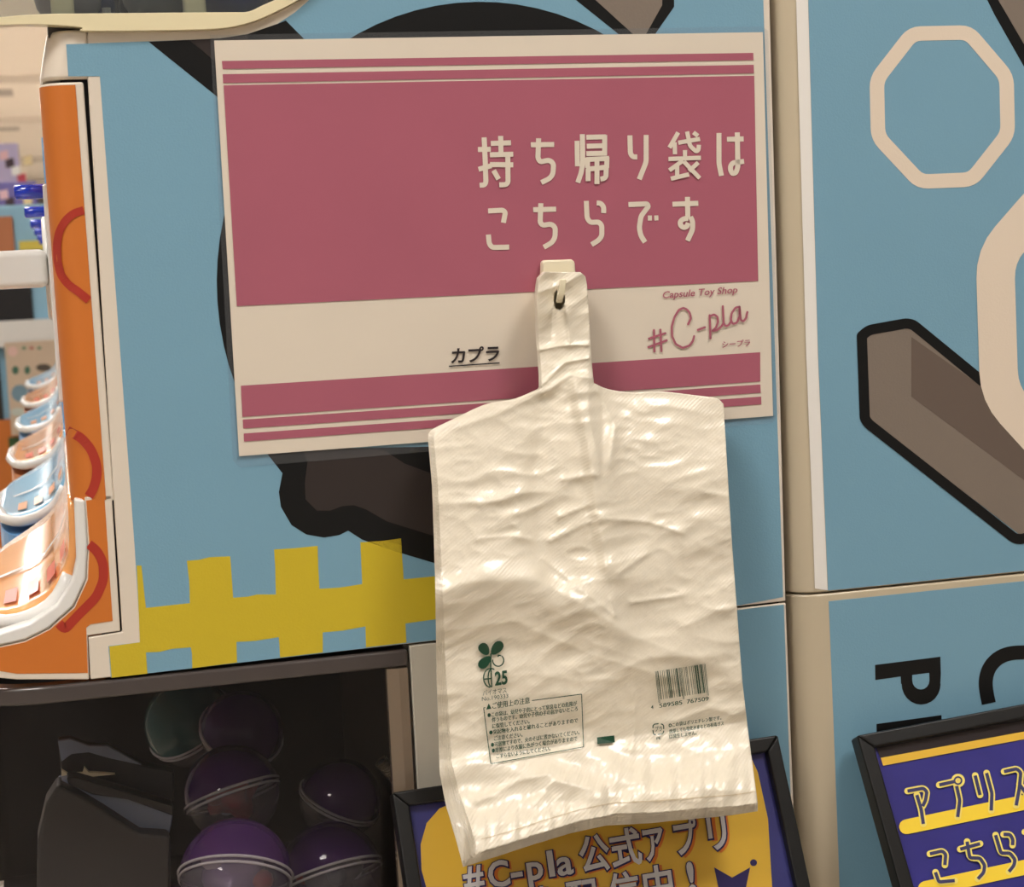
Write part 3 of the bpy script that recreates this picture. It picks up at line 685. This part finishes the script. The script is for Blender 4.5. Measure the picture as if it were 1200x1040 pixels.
# ================================================================== DISPLAY STANDS
def stand(label, tl, tr, theta, length, build):
    y = -.016
    a, b = at(*tl, y), at(*tr, y); ex = (b - a).normalized(); wdt = (b - a).length
    th = math.radians(theta); dv = V((0, -math.sin(th), -math.cos(th))); dv = (dv - ex * dv.dot(ex)).normalized()
    nrm = ex.cross(dv).normalized()
    if nrm.y > 0: nrm = -nrm            # towards the viewer
    root = thing('display_stand', label, 'display stand', a + dv * length)
    def P(u, v, h=0.): return a + ex * u + dv * v + nrm * h
    fw_ = .0082; t = .012
    def bar4(nm, q):
        prism(nm, [P(u, v, 0) for u, v in q], -nrm * t, blackp, root, .0012)
    i0, i1, j0, j1 = fw_, wdt - fw_, fw_, length - fw_
    bar4('frame_rail', [(0, 0), (wdt, 0), (i1, j0), (i0, j0)]); bar4('frame_rail', [(0, 0), (i0, j0), (i0, j1), (0, length)])
    bar4('frame_rail', [(wdt, 0), (wdt, length), (i1, j1), (i1, j0)]); bar4('frame_rail', [(0, length), (i0, j1), (i1, j1), (wdt, length)])
    prism('back_board', [P(u, v, -.006) for u, v in ((.003, .003), (wdt - .003, .003), (wdt - .003, length - .003), (.003, length - .003))], -nrm * .005, blackp, root)
    def surf(h): return lambda x, yy: on_plane(x, yy, a + nrm * h, nrm)
    def full(m, h): return obj('printed_sheet', [P(i0, j0, h), P(i1, j0, h), P(i1, j1, h), P(i0, j1, h)], [(0, 1, 2, 3)], m, root)
    build(root, surf, full, P, wdt, length)
    # bracket back to the machine
    q = P(wdt / 2, .05, -.0115); box('bracket', (q.x - .03, q.y + .004, q.z - .006), (q.x + .03, -.0008, q.z + .006), blackp, root)
    return root
navy = mat('navy_print', (52, 50, 128), .25, .5, .5, .35, 16.)
goldm = mat('gold_print', (226, 182, 66), .25, .5, .5, .06, 20.)
gold2 = mat('bright_yellow_print', (248, 214, 66), .25, .5, .5, .03)
outl = mat('purple_outline', (48, 40, 92), .3); fillw = mat('silver_lettering', (206, 204, 206), .25, .5, .5, .04); orsh = mat('orange_shadow', (214, 120, 44), .3)
def build_left(root, surf, full, P, wdt, length):
    sh = full(mat('navy_border', (58, 60, 122), .25, .5, .5, .3, 20.), -.0050)
    s1 = surf(-.0046)
    yp = [(505, 1060), (494, 1020), (493, 990), (500, 965), (515, 948), (545, 935), (700, 912), (860, 888), (880, 888), (888, 905), (900, 960), (906, 1060)]
    sheet('yellow_field', [on for on in yp], s1, goldm, sh)
    G = []
    for ch, x, y, w_, h_ in [('#', 545, 1045.5, 24, 44), ('C', 574, 1041, 25, 42), ('-', 600, 1036, 14, 42), ('p', 619, 1032, 19, 42), ('l', 644, 1027.5, 7, 42), ('a', 654, 1026.5, 19, 42), ('公', 681, 1021, 36, 46), ('式', 718, 1014, 36, 46), ('ア', 757, 1008, 24, 46), ('プ', 793, 1001, 27, 46), ('リ', 832, 995, 22, 46),
                             ('絶', 575, 1091, 36, 46), ('賛', 615, 1083, 36, 46), ('配', 668, 1073, 36, 46), ('信', 716, 1065, 36, 46), ('中', 757, 1057, 34, 46), ('!', 808, 1044, 8, 46)]:
        G.append((ch, (x, y), (h_, -.17 * h_), (-.14 * h_, -1.0 * h_), w_))
    text('lettering_shadow', [(g[0], (g[1][0] + 4, g[1][1] + 1.5), *g[2:]) for g in G], surf(-.0043), orsh, sh, .055)
    text('lettering_outline', [(g[0], (g[1][0] - 1.2, g[1][1] + .8), g[2], g[3], g[4] + 3) for g in G], surf(-.0040), outl, sh, .058)
    text('lettering', G, surf(-.0037), fillw, sh, .022)
    ribbons('dot', [([(883, 1011.5), (883.2, 1011.5)], False)], 8, surf(-.0043), outl, sh, True)
    st = []
    for i in range(10):
        r_ = 36 if i % 2 else 17; a_ = math.radians(-90 + 36 * i + 0); st.append((858 + r_ * math.cos(a_), 1046 + r_ * math.sin(a_)))
    sheet('star', st, surf(-.0043), outl, sh)
stand('black framed stand with gold app poster under the hanging bags', (459.5, 929), (912, 861.5), 24.5, .30, build_left)
def build_right(root, surf, full, P, wdt, length):
    sh = full(navy, -.0050)
    s0, s1 = surf(-.0046), surf(-.0043)
    def c4(p): return [(1000 + a / 4.727, 820 + b / 4.727) for a, b in p]
    sheet('dark_header', c4([(120, 250), (1400, 10), (1400, 100), (150, 325)]), s0, mat('header_black', (40, 34, 38), .25, .5, .5, .3, 30.), sh)
    sheet('gold_stripe', c4([(152, 324), (1400, 95), (1400, 135), (165, 368)]), s1, goldm, sh)
    ribbons('yellow_bar', [(c4([(295, 706), (1400, 477)]), False), (c4([(400, 1048), (1400, 835)]), False)], 17.5, s1, gold2, sh, True)
    S = [[(300, 508), (388, 492), (408, 512), (400, 560), (384, 592)], [(352, 530), (376, 610), (388, 690)], [(476, 474), (560, 455)], [(572, 480), (590, 560), (578, 652)],
         [(675, 422), (702, 530)], [(738, 408), (768, 520), (764, 616)], [(835, 400), (905, 384), (928, 405), (920, 490), (902, 588)], [(920, 470), (975, 545)],
         [(424, 856), (492, 840), (512, 858), (507, 918)], [(455, 958), (474, 1012), (562, 1004)], [(592, 830), (702, 800)], [(630, 788), (645, 878), (702, 880), (728, 920), (722, 960), (690, 995)],
         [(788, 752), (818, 852), (868, 852), (896, 888), (890, 920), (862, 955)], [(832, 748), (868, 748), (884, 775), (882, 808)], [(950, 735), (1040, 715)], [(985, 560), (1010, 575)]]
    L = [(c4(s), False) for s in S]
    ring = (c4(arc(580, 450, 20, 20, 0, 345, 14)), True)
    ribbons('lettering_outline', L + [ring], 7.6, surf(-.0040), mat('pale_yellow_print', (246, 226, 120), .25, .5, .4), sh, True)
    ribbons('lettering', L, 4.0, surf(-.0037), mat('lettering_navy', (66, 66, 104), .25, .5, .4), sh, False)
    ribbons('lettering', [ring], 2.0, surf(-.0037), MATS['lettering_navy'], sh, False)
stand('black framed stand with navy app poster and yellow outlined lettering', (1005, 862), (1400, 787), 27, .30, build_right)

# ================================================================== PLASTIC BAGS
def poly_eval(pts, t):
    # pts sorted by first value
    if t <= pts[0][0]: return pts[0][1]
    for a, b in zip(pts, pts[1:]):
        if t <= b[0]:
            f = (t - a[0]) / (b[0] - a[0]); return a[1] + (b[1] - a[1]) * f
    return pts[-1][1]
def seg_d(px, py, a, b):
    dx, dy = b[0] - a[0], b[1] - a[1]; l2 = dx * dx + dy * dy
    t = max(0, min(1, ((px - a[0]) * dx + (py - a[1]) * dy) / l2)); qx, qy = a[0] + dx * t, a[1] + dy * t
    s = ((px - a[0]) * dy - (py - a[1]) * dx) / math.sqrt(l2)
    return math.hypot(px - qx, py - qy), s, t
# creases: (points, height mm, width px on one side, width px on the other)
CRE = [([(676, 452), (692, 520), (702, 600), (712, 662)], 3.0, 24, 10), ([(640, 470), (630, 560), (634, 640), (655, 690)], -2.0, 22, 14),
       ([(520, 693), (570, 678), (630, 682), (675, 706), (722, 740)], 2.6, 16, 30), ([(636, 655), (680, 690), (720, 722)], 1.1, 12, 8),
       ([(560, 632), (600, 628), (622, 632)], .9, 5, 5), ([(655, 606), (690, 592)], 1.0, 5, 4), ([(660, 562), (696, 556)], 1.1, 5, 4), ([(645, 634), (690, 612)], 1.0, 6, 4),
       ([(706, 608), (760, 612), (800, 625)], 1.2, 6, 5), ([(725, 672), (757, 650)], 1.0, 6, 4), ([(740, 706), (800, 698)], .9, 5, 5), ([(716, 704), (720, 720)], 1.2, 5, 5), ([(800, 735), (850, 712)], 1.0, 14, 8),
       ([(530, 862), (560, 868)], .6, 8, 6), ([(525, 905), (560, 895), (620, 905), (700, 930)], 2.2, 16, 14), ([(560, 940), (610, 915), (640, 908)], 1.3, 8, 6), ([(628, 942), (650, 915), (690, 925)], 1.2, 8, 8),
       ([(680, 880), (720, 905), (770, 925), (860, 915)], 2.0, 16, 20), ([(790, 845), (830, 830), (862, 838)], .8, 8, 8), ([(742, 812), (745, 850), (740, 880)], .7, 5, 8),
       ([(520, 740), (600, 728), (700, 770), (800, 800)], 1.4, 18, 26), ([(700, 800), (760, 770), (840, 770)], 1.0, 12, 16), ([(540, 800), (620, 790), (690, 800)], .7, 12, 12),
       # neck
       ([(633, 410), (660, 405), (690, 404)], 1.1, 3.5, 3.5), ([(634, 452), (662, 425), (690, 420)], 1.2, 4.5, 4.5), ([(636, 462), (668, 440), (694, 444)], .9, 4.5, 4.5), ([(664, 366), (668, 400)], 1.2, 4, 4), ([(648, 330), (646, 400)], -.8, 5, 6), ([(700, 456), (720, 500), (715, 545)], 1.5, 8, 5), ([(640, 458), (590, 482), (540, 500)], 1.2, 10, 14)]
FOLD_A = [(490, 700), (560, 680), (630, 681), (680, 706), (740, 745), (800, 768), (900, 800)]
FOLD_B = [(490, 606), (560, 562), (640, 492), (690, 484), (706, 565), (780, 566), (900, 590)]
def wrinkle(px, py, seed=0., amp=1.):
    h = 0.
    for pts, H, wa, wb in CRE:
        best = None
        for a, b in zip(pts, pts[1:]):
            if min(a[0], b[0]) - 70 > px or max(a[0], b[0]) + 70 < px or min(a[1], b[1]) - 70 > py or max(a[1], b[1]) + 70 < py: continue
            d, s, t = seg_d(px, py, a, b)
            if best is None or d < best[0]: best = (d, s)
        if best:
            w_ = wb + (wa - wb) * (.5 + .5 * max(-1, min(1, best[1] / max(best[0], 1e-6)))); q = best[0] / w_
            h += H * math.exp(-q * q * .9) if abs(H) > 1.9 else H * math.exp(-q)
    s_ = py - poly_eval(FOLD_A, px); h += 3.2 * (math.exp(s_ / 75) if s_ < 0 else math.exp(-(s_ / 42) ** 1.3))
    s_ = py - poly_eval(FOLD_B, px); h += 3.6 * (max(0, 1 + s_ / 110) ** 1.2 if s_ < 0 else 1)
    # crumple
    c = .985; s_ = -.17
    u = px * c + py * s_; v = -px * s_ + py * c
    n1 = noise.noise(V((u / 120, v / 55, seed)))
    n2 = 1 - abs(noise.noise(V((u / 62, v / 24, 3.1 + seed)))) * 2
    n3 = 1 - abs(noise.noise(V((u / 26, v / 13, 9.7 + seed)))) * 2
    h += 1.6 * n1 + .95 * n2 * max(0, .5 + noise.noise(V((px / 90, py / 90, 5)))) + .40 * n3 * max(0, .5 + noise.noise(V((px / 60, py / 60, 8))))
    # gathered hem
    hem = (px - 560) * -.165 + 985
    k = max(0, min(1, (py - hem + 75) / 75))
    h += k * 1.3 * noise.noise(V((px / 11, py / 70, 2 + seed))) + k * 1.2 * noise.noise(V((px / 23, py / 90, 7 + seed)))
    return h * amp * .0017
def base_y(px, py):
    # hangs on the hook, lies over the top of the display stand at the foot
    ref = py + (px - 690) * .13
    return poly_eval([(300, -.0235), (440, -.0230), (470, -.0245), (520, -.0290), (560, -.0320), (690, -.0370), (725, -.0370), (870, -.0365), (900, -.0445), (950, -.0620), (1010, -.0750)], ref)
def bag_surface(px, py): return at(px, py, base_y(px, py) - wrinkle(px, py))
def bag_print(h): return lambda px, py: at(px, py, base_y(px, py) - wrinkle(px, py) - h)
TOP = smooth_curve([(508, 513), (512, 504), (540, 490), (574, 474), (606, 468), (634, 456)], 4)
TOPR = smooth_curve([(696, 449), (712, 456), (740, 460), (775, 459), (820, 464), (840, 467), (848, 474)], 4)
LEFT = [(513, 508), (560, 511), (650, 516), (780, 521), (893, 527), (930, 536), (965, 548), (1000, 561)]
LEFT = [(510, 508), (560, 513), (650, 517), (780, 522), (893, 529), (930, 538), (965, 550), (1001, 561)]
LEFT = [(504, 508), (560, 513), (650, 517), (780, 522), (893, 529), (930, 538), (965, 550), (1001, 561)]
RIGHT = [(474, 848), (560, 853), (640, 858), (720, 864), (800, 870), (860, 877), (920, 885), (943, 888)]
BOT = [(561, 1000), (600, 988), (640, 975), (680, 963), (720, 955), (770, 953), (820, 949), (860, 946), (888, 942)]
def bag(name, dx, dyb, dz, seed, fine, hole=True, amp=1.):
    """dx: px shift of the left side, dyb: px shift of the bottom, dz: metres towards the machine"""
    st = 2. if fine else 4.
    ncol_l = int(126 / st); ncol_n = 40 if fine else 14; ncol_r = int(152 / st)
    # top edge parameterised by columns
    def top(u):    # u in [0,1] over all columns -> px point
        pass
    cols = []
    def along(pts, n):
        L = [0]
        for a, b in zip(pts, pts[1:]): L.append(L[-1] + math.hypot(b[0] - a[0], b[1] - a[1]))
        out = []
        for i in range(n + 1):
            s = L[-1] * i / n
            for k in range(len(pts) - 1):
                if s <= L[k + 1] + 1e-9:
                    f = (s - L[k]) / max(1e-9, L[k + 1] - L[k]); out.append((pts[k][0] + (pts[k + 1][0] - pts[k][0]) * f, pts[k][1] + (pts[k + 1][1] - pts[k][1]) * f)); break
        return out
    tl = along(TOP, ncol_l); tn = along([(634, 456), (660, 452), (696, 449)], ncol_n); tr_ = along(TOPR, ncol_r)
    topc = tl[:-1] + tn[:-1] + tr_
    n = len(topc)
    # bottom columns share the horizontal fraction
    frac = [(p[0] - 508) / (848 - 508) for p in topc]; frac[0] = 0; frac[-1] = 1
    nrow = int(490 / st)
    grid = []
    for j in range(nrow + 1):
        v = j / nrow; row = []
        for i in range(n):
            f = frac[i]
            bx = 561 + (888 - 561) * f; by = poly_eval(BOT, bx)
            # straight blend top-bottom, then correct the sides to the traced edges
            x = topc[i][0] * (1 - v) + bx * v; y = topc[i][1] * (1 - v) + by * v
            lx = poly_eval(LEFT, 504 + (1001 - 504) * v); lx0 = 508 * (1 - v) + 561 * v
            rx = poly_eval(RIGHT, 474 + (943 - 474) * v); rx0 = 848 * (1 - v) + 888 * v
            x += (lx - lx0) * (1 - f) + (rx - rx0) * f
            x += dx * (1 - f) * (.6 + 1.1 * v * v); y += dyb * v * (1 - .45 * f)
            row.append((x, y))
        grid.append(row)
    # neck rows, upwards
    i0 = ncol_l; i1 = ncol_l + ncol_n
    NL = [(318, 640), (326, 632), (345, 629), (400, 631), (440, 634), (456, 634)]
    NR = [(319, 680), (324, 686), (335, 688), (400, 692), (430, 694), (449, 696)]
    nn = int(136 / (st * .6))
    neck = []
    for j in range(1, nn + 1):
        v = j / nn; row = []
        for i in range(i0, i1 + 1):
            f = (i - i0) / (i1 - i0)
            yl = 456 + (319 - 456) * v; yr = 449 + (319 - 449) * v
            y = yl * (1 - f) + yr * f; x = poly_eval(NL, yl) * (1 - f) + poly_eval(NR, yr) * f
            x += dx * .25 * (1 - f)
            row.append((x, y))
        neck.append(row)
    pts = [p for r in grid for p in r]; idx = lambda j, i: j * n + i
    faces = []
    for j in range(nrow):
        for i in range(n - 1): faces.append((idx(j, i), idx(j + 1, i), idx(j + 1, i + 1), idx(j, i + 1)))
    base = len(pts); m_ = i1 - i0 + 1
    pts += [p for r in neck for p in r]
    def nid(j, i): return idx(0, i0 + i) if j == 0 else base + (j - 1) * m_ + i
    HX, HY, HA, HB = 655, 352, 7, 12
    for j in range(nn):
        for i in range(m_ - 1):
            q = (nid(j, i), nid(j, i + 1), nid(j + 1, i + 1), nid(j + 1, i))
            cx = sum(pts[k][0] for k in q) / 4; cy_ = sum(pts[k][1] for k in q) / 4
            if hole and ((cx - HX) / HA) ** 2 + ((cy_ - HY) / HB) ** 2 < 1: continue
            faces.append(q)
    used = sorted({k for f in faces for k in f}); rm = {k: i for i, k in enumerate(used)}
    vs_ = []
    for k in used:
        px, py = pts[k]
        vs_.append(at(px, py, base_y(px, py) + dz - (wrinkle(px, py, seed, amp))))
    faces = [tuple(rm[k] for k in f) for f in faces]
    return vs_, faces
# bag film: slightly see-through white, finely embossed
def bag_material():
    m = mat('bag_film', (236, 226, 206), .33, .45, .45, .01, 30.)
    nt = m.node_tree; L = nt.links; b = nt.nodes['Principled BSDF']
    tc = nt.nodes['Texture Coordinate']
    mp = nt.nodes.new('ShaderNodeMapping'); mp.inputs['Rotation'].default_value = (0, math.radians(35), 0); L.new(tc.outputs['Object'], mp.inputs[0])
    w = nt.nodes.new('ShaderNodeTexWave'); w.inputs['Scale'].default_value = 210; w.inputs['Distortion'].default_value = 1.2; w.wave_profile = 'SIN'; w.bands_direction = 'Z'
    L.new(mp.outputs[0], w.inputs[0])
    n = nt.nodes.new('ShaderNodeTexNoise'); n.inputs['Scale'].default_value = 90; n.inputs['Detail'].default_value = 5; L.new(tc.outputs['Object'], n.inputs['Vector'])
    ad = nt.nodes.new('ShaderNodeMath'); ad.operation = 'MULTIPLY_ADD'; ad.inputs[1].default_value = .12; L.new(w.outputs['Fac'], ad.inputs[0]); L.new(n.outputs['Fac'], ad.inputs[2])
    bp = nt.nodes.new('ShaderNodeBump'); bp.inputs['Strength'].default_value = .5; bp.inputs['Distance'].default_value = .0012
    L.new(ad.outputs[0], bp.inputs['Height']); L.new(bp.outputs['Normal'], b.inputs['Normal'])
    return m
bagm = bag_material()
NB = 9
for k in range(NB, 0, -1):
    vs_, fs = bag('bag', -1.2 * k - (k % 3) * .7, 1.5 * k + (k % 2) * 3, .0012 + .0013 * k, 0., False)
    o = obj('plastic_bag', vs_, fs, bagm, None, True); md = o.modifiers.new('thick', 'SOLIDIFY'); md.thickness = .0004; md.offset = -1
    tag(o, 'plain white plastic bag hanging on the hook behind the printed front bag', 'plastic bag', 'white plastic bags hanging on the hook')
vs_, fs = bag('bag', 0, 0, 0, 0., True)
fb = obj('plastic_bag', vs_, fs, bagm, None, True); md = fb.modifiers.new('thick', 'SOLIDIFY'); md.thickness = .0004; md.offset = -1
tag(fb, 'front white plastic bag with green printed notice and barcode, hanging on the hook', 'plastic bag', 'white plastic bags hanging on the hook')
# hem seam line
grn = mat('green_ink', (18, 66, 44), .4, .4, .2, .1, 300.)
bp_ = bag_print(.0014); bp2 = bag_print(.0018)
ribbons('hem_seam', [([(x, y - 14) for x, y in [(564, 998), (600, 988), (640, 975), (680, 963), (720, 955), (770, 953), (820, 949), (860, 946), (885, 942)]], False)], .9, bag_print(.0004), mat('seam_line', (214, 196, 164), .5), fb, False, 4)
def c5(p): return [(540 + a / 6.117, 740 + b / 6.117) for a, b in p]
# clover mark
def petal(cx, cy, ang, l, w_):
    out = []
    for i in range(16):
        t = 2 * math.pi * i / 16; x = l * math.cos(t); y = w_ * math.sin(t) * (1 + .25 * math.cos(t)); a_ = math.radians(ang)
        out.append((cx + x * math.cos(a_) - y * math.sin(a_), cy + x * math.sin(a_) + y * math.cos(a_)))
    return out
lv = []; lf = []
for pt in (petal(168, 130, 235, 48, 36), petal(258, 122, -50, 58, 36), petal(172, 222, 135, 56, 34)):
    k = len(lv); lv += [bp_(*q) for q in c5(pt)]; lf.append(tuple(range(k, k + 16)))
obj('clover_leaves', lv, lf, grn, fb)
ribbons('clover_stem', [(c5([(216, 160), (214, 270)]), False), (c5(arc(268, 210, 40, 42, -50, 190, 16)), False), (c5([(268, 185), (268, 172), (290, 176)]), False), (c5(arc(215, 335, 52, 68, 95, 300, 18)), False), (c5(arc(222, 335, 26, 66, 95, 265, 12)), False), (c5([(165, 345), (218, 340)]), False), (c5([(216, 270), (222, 402)]), False)], 1.5, bp_, grn, fb)
def tb(s, x, y, size, w_, slope=-.13):
    p = c5([(x, y)])[0]; sz = size / 6.117
    return (s, p, (sz, slope * sz), (-.03 * sz, -sz), w_ / 6.117 if w_ else None)
text('print_lettering', [tb('25', 245, 388, 135, 92)], bp_, grn, fb, .03)
text('print_lettering', [tb('バイオマス', 158, 462, 46, 172), tb('No.190333', 152, 502, 42, 190)], bp_, grn, fb, 0.)
text('print_lettering', [tb('▲ご使用上の注意', 182, 562, 50, 315, -.155),
    tb('●この袋は、幼児や子供にとって窒息などの危険が', 192, 618, 38, 645, -.135), tb('伴うものです。幼児や子供の手の届かないところ', 222, 652, 38, 620, -.135), tb('に保管してください。', 226, 696, 38, 268, -.135),
    tb('●突起物を入れると破れることがありますので', 204, 742, 38, 640, -.14), tb('ご注意ください。', 238, 784, 38, 205, -.14),
    tb('●可燃物ですので、火のそばに置かないでください。', 216, 830, 38, 640, -.145), tb('●摩擦により衣服に色がつく場合がありますので', 222, 872, 38, 618, -.145), tb('こすらないようにしてください。', 255, 912, 38, 390, -.15)], bp_, grn, fb, 0., .4)
ribbons('print_border', [(c5([(176, 548), (164, 550), (172, 620), (215, 950), (240, 947), (880, 830), (866, 452), (510, 498)]), False)], 1.0, bp_, grn, fb, False, 8)
sheet('print_block', c5([(976, 762), (1100, 748), (1104, 798), (978, 810)]), bp2, grn, fb)
# barcode
Lc = {'L': ['0001101', '0011001', '0010011', '0111101', '0100011', '0110001', '0101111', '0111011', '0110111', '0001011']}
Lc['R'] = [''.join('1' if c == '0' else '0' for c in s) for s in Lc['L']]; Lc['G'] = [s[::-1] for s in Lc['R']]
PAR = ['LLLLLL', 'LLGLGG', 'LLGGLG', 'LLGGGL', 'LGLLGG', 'LGGLLG', 'LGGGLL', 'LGLGLG', 'LGLGGL', 'LGGLGL']
num = '4589585767509'
bits = '101' + ''.join(Lc[PAR[int(num[0])][i]][int(num[1 + i])] for i in range(6)) + '01010' + ''.join(Lc['R'][int(c)] for c in num[7:]) + '101'
def c6(p): return [(680 + a / 6.667, 760 + b / 6.667) for a, b in p]
bl = []
vs_, fs = [], []
for i, ch in enumerate(bits):
    if ch == '1':
        guard = i < 3 or i > 91 or 45 <= i < 50
        def P6(t, v): return (585 + 392 * t + 28 * v, 182 - 60 * t + (222 + (26 if guard else 0)) * v)
        t0, t1 = i / 95, (i + .92) / 95
        q = c6([P6(t0, 0), P6(t1, 0), P6(t1, .5), P6(t1, 1), P6(t0, 1), P6(t0, .5)])
        k = len(vs_); vs_ += [bp_(*p) for p in q]; fs += [(k, k + 1, k + 2, k + 5), (k + 5, k + 2, k + 3, k + 4)]
obj('barcode', vs_, fs, grn, fb)
def tc6(s, x, y, size, w_, slope=-.15):
    p = c6([(x, y)])[0]; sz = size / 6.667; return (s, p, (sz, slope * sz), (-.02 * sz, -sz), w_ / 6.667)
text('print_lettering', [tc6('4', 552, 476, 40, 18), tc6('589585', 617, 466, 46, 180), tc6('767509', 832, 434, 46, 172), tc6('◎この袋はポリエチレン製です。', 690, 618, 36, 415), tc6('焼却しても塩化水素などの有毒ガス', 694, 664, 36, 430), tc6('は発生しません。', 696, 706, 36, 215), tc6('PE', 596, 716, 28, 32)], bp_, grn, fb, 0., .35)
ribbons('recycle_mark', [(c6(s), False) for s in [[(568, 625), (568, 605), (580, 594), (612, 590)], [(630, 592), (645, 596), (652, 612), (652, 632)], [(652, 645), (650, 662), (636, 672), (606, 674)], [(590, 676), (575, 674), (570, 660), (568, 640)]]], 1.3, bp_, grn, fb)
text('print_lettering', [tc6('プラ', 585, 650, 46, 55, -.08)], bp_, grn, fb, .01)

# ================================================================== FAR END OF THE AISLE
def far_box(px0, py0, px1, py1, y): 
    a, b = at(px0, py0, y), at(px1, py1, y); return a, b
YE = 3.3
fm = thing('capsule_machine', 'blurred light blue capsule machine standing across the end of the aisle', 'capsule machine', (at(20, 600, YE).x, YE + .2, 0))
a, b = at(-120, 226, YE), at(120, 520, YE)
box('body', (a.x, YE, 0), (b.x, YE + .35, at(20, 240, YE).z), mat('far_blue', (150, 196, 222), .5), fm, .01)
def fp(nm, x0, y0, x1, y1, m, th=.01): 
    p, q = at(x0, y0, YE), at(x1, y1, YE); return box(nm, (p.x, YE - th, q.z), (q.x, YE + .002, p.z), m, fm, .002)
fp('coin_window', -40, 338, 40, 380, mat('far_black', (34, 32, 34), .3), .012)
fp('white_shelf', -120, 383, 120, 400, whitep, .03)
fp('yellow_trim', 22, 283, 70, 292, mat('far_yellow', (226, 206, 90), .5), .012)
fp('orange_panel', -20, 255, 18, 300, mat('far_orange', (190, 120, 80), .5), .012)
fp('orange_door', -120, 500, 120, 640, orange, .02); fp('green_button', 10, 512, 26, 526, mat('far_green', (52, 84, 44), .4), .03)
fp('dark_gap', -120, 398, 5, 502, mat('far_dark', (56, 50, 46), .5), .011)
dbp = thing('display_board', 'pale beige printed card listing small charms, below the far coin window', 'card', at(36, 500, YE - .04))
p, q = at(5, 402, YE - .04), at(120, 503, YE - .04); bc = box('card', (p.x, YE - .045, q.z), (q.x, YE - .034, p.z), mat('far_card', (206, 184, 160), .5), dbp)
cs = panel(YE - .0465)
for i, (x, y, w_, h_, c_) in enumerate([(18, 434, 8, 10, (70, 110, 90)), (32, 434, 7, 10, (70, 110, 90)), (51, 431, 18, 9, (84, 74, 64)), (23, 461, 20, 20, (120, 150, 166)), (21, 483, 18, 10, (200, 206, 196)), (28, 408, 5, 4, (110, 140, 110)), (37, 408, 5, 4, (180, 100, 90)), (46, 408, 5, 4, (110, 140, 110)), (15, 412, 12, 12, (226, 190, 180))]):
    sheet('printed_picture', [(x + w_ / 2 * math.cos(t * math.pi / 5), y + h_ / 2 * math.sin(t * math.pi / 5)) for t in range(10)], cs, mat('far_print_%d' % i, c_, .5), bc)
for i, (x0, y0, x1, y1, yy, c_, l_) in enumerate([(-60, 170, 26, 232, 6.5, (196, 186, 222), 'lilac hanging display banner beyond the row of machines'), (-60, 216, 46, 256, 5.5, (120, 112, 176), 'violet display shelf header beyond the row of machines')]):
    p, q = at(x0, y0, yy), at(x1, y1, yy)
    t = thing('display_banner', l_, 'banner', (p.x, yy, q.z))
    bb = box('board', (p.x, yy, q.z), (q.x, yy + .05, p.z), mat('banner_%d' % i, c_, .5, .4, 0, .3, 9.), t, .005)
    s_ = panel(yy - .002)
    for j in range(5):
        u0 = x0 + 62 + j * 7; col = [(236, 196, 206), (70, 54, 66), (250, 250, 250), (206, 80, 96), (240, 220, 170)][j]
        sheet('printed_patch', [(u0 - 3, y0 + 8 + 9 * j % 30), (u0 + 7, y0 + 6 + 9 * j % 30), (u0 + 8, y0 + 17 + 9 * j % 30), (u0 - 2, y0 + 18 + 9 * j % 30)], s_, mat('patch_%d' % j, col, .5), bb)
    box('post', (p.x + .1, yy + .01, 0), (p.x + .14, yy + .04, q.z + .01), whitep, t)
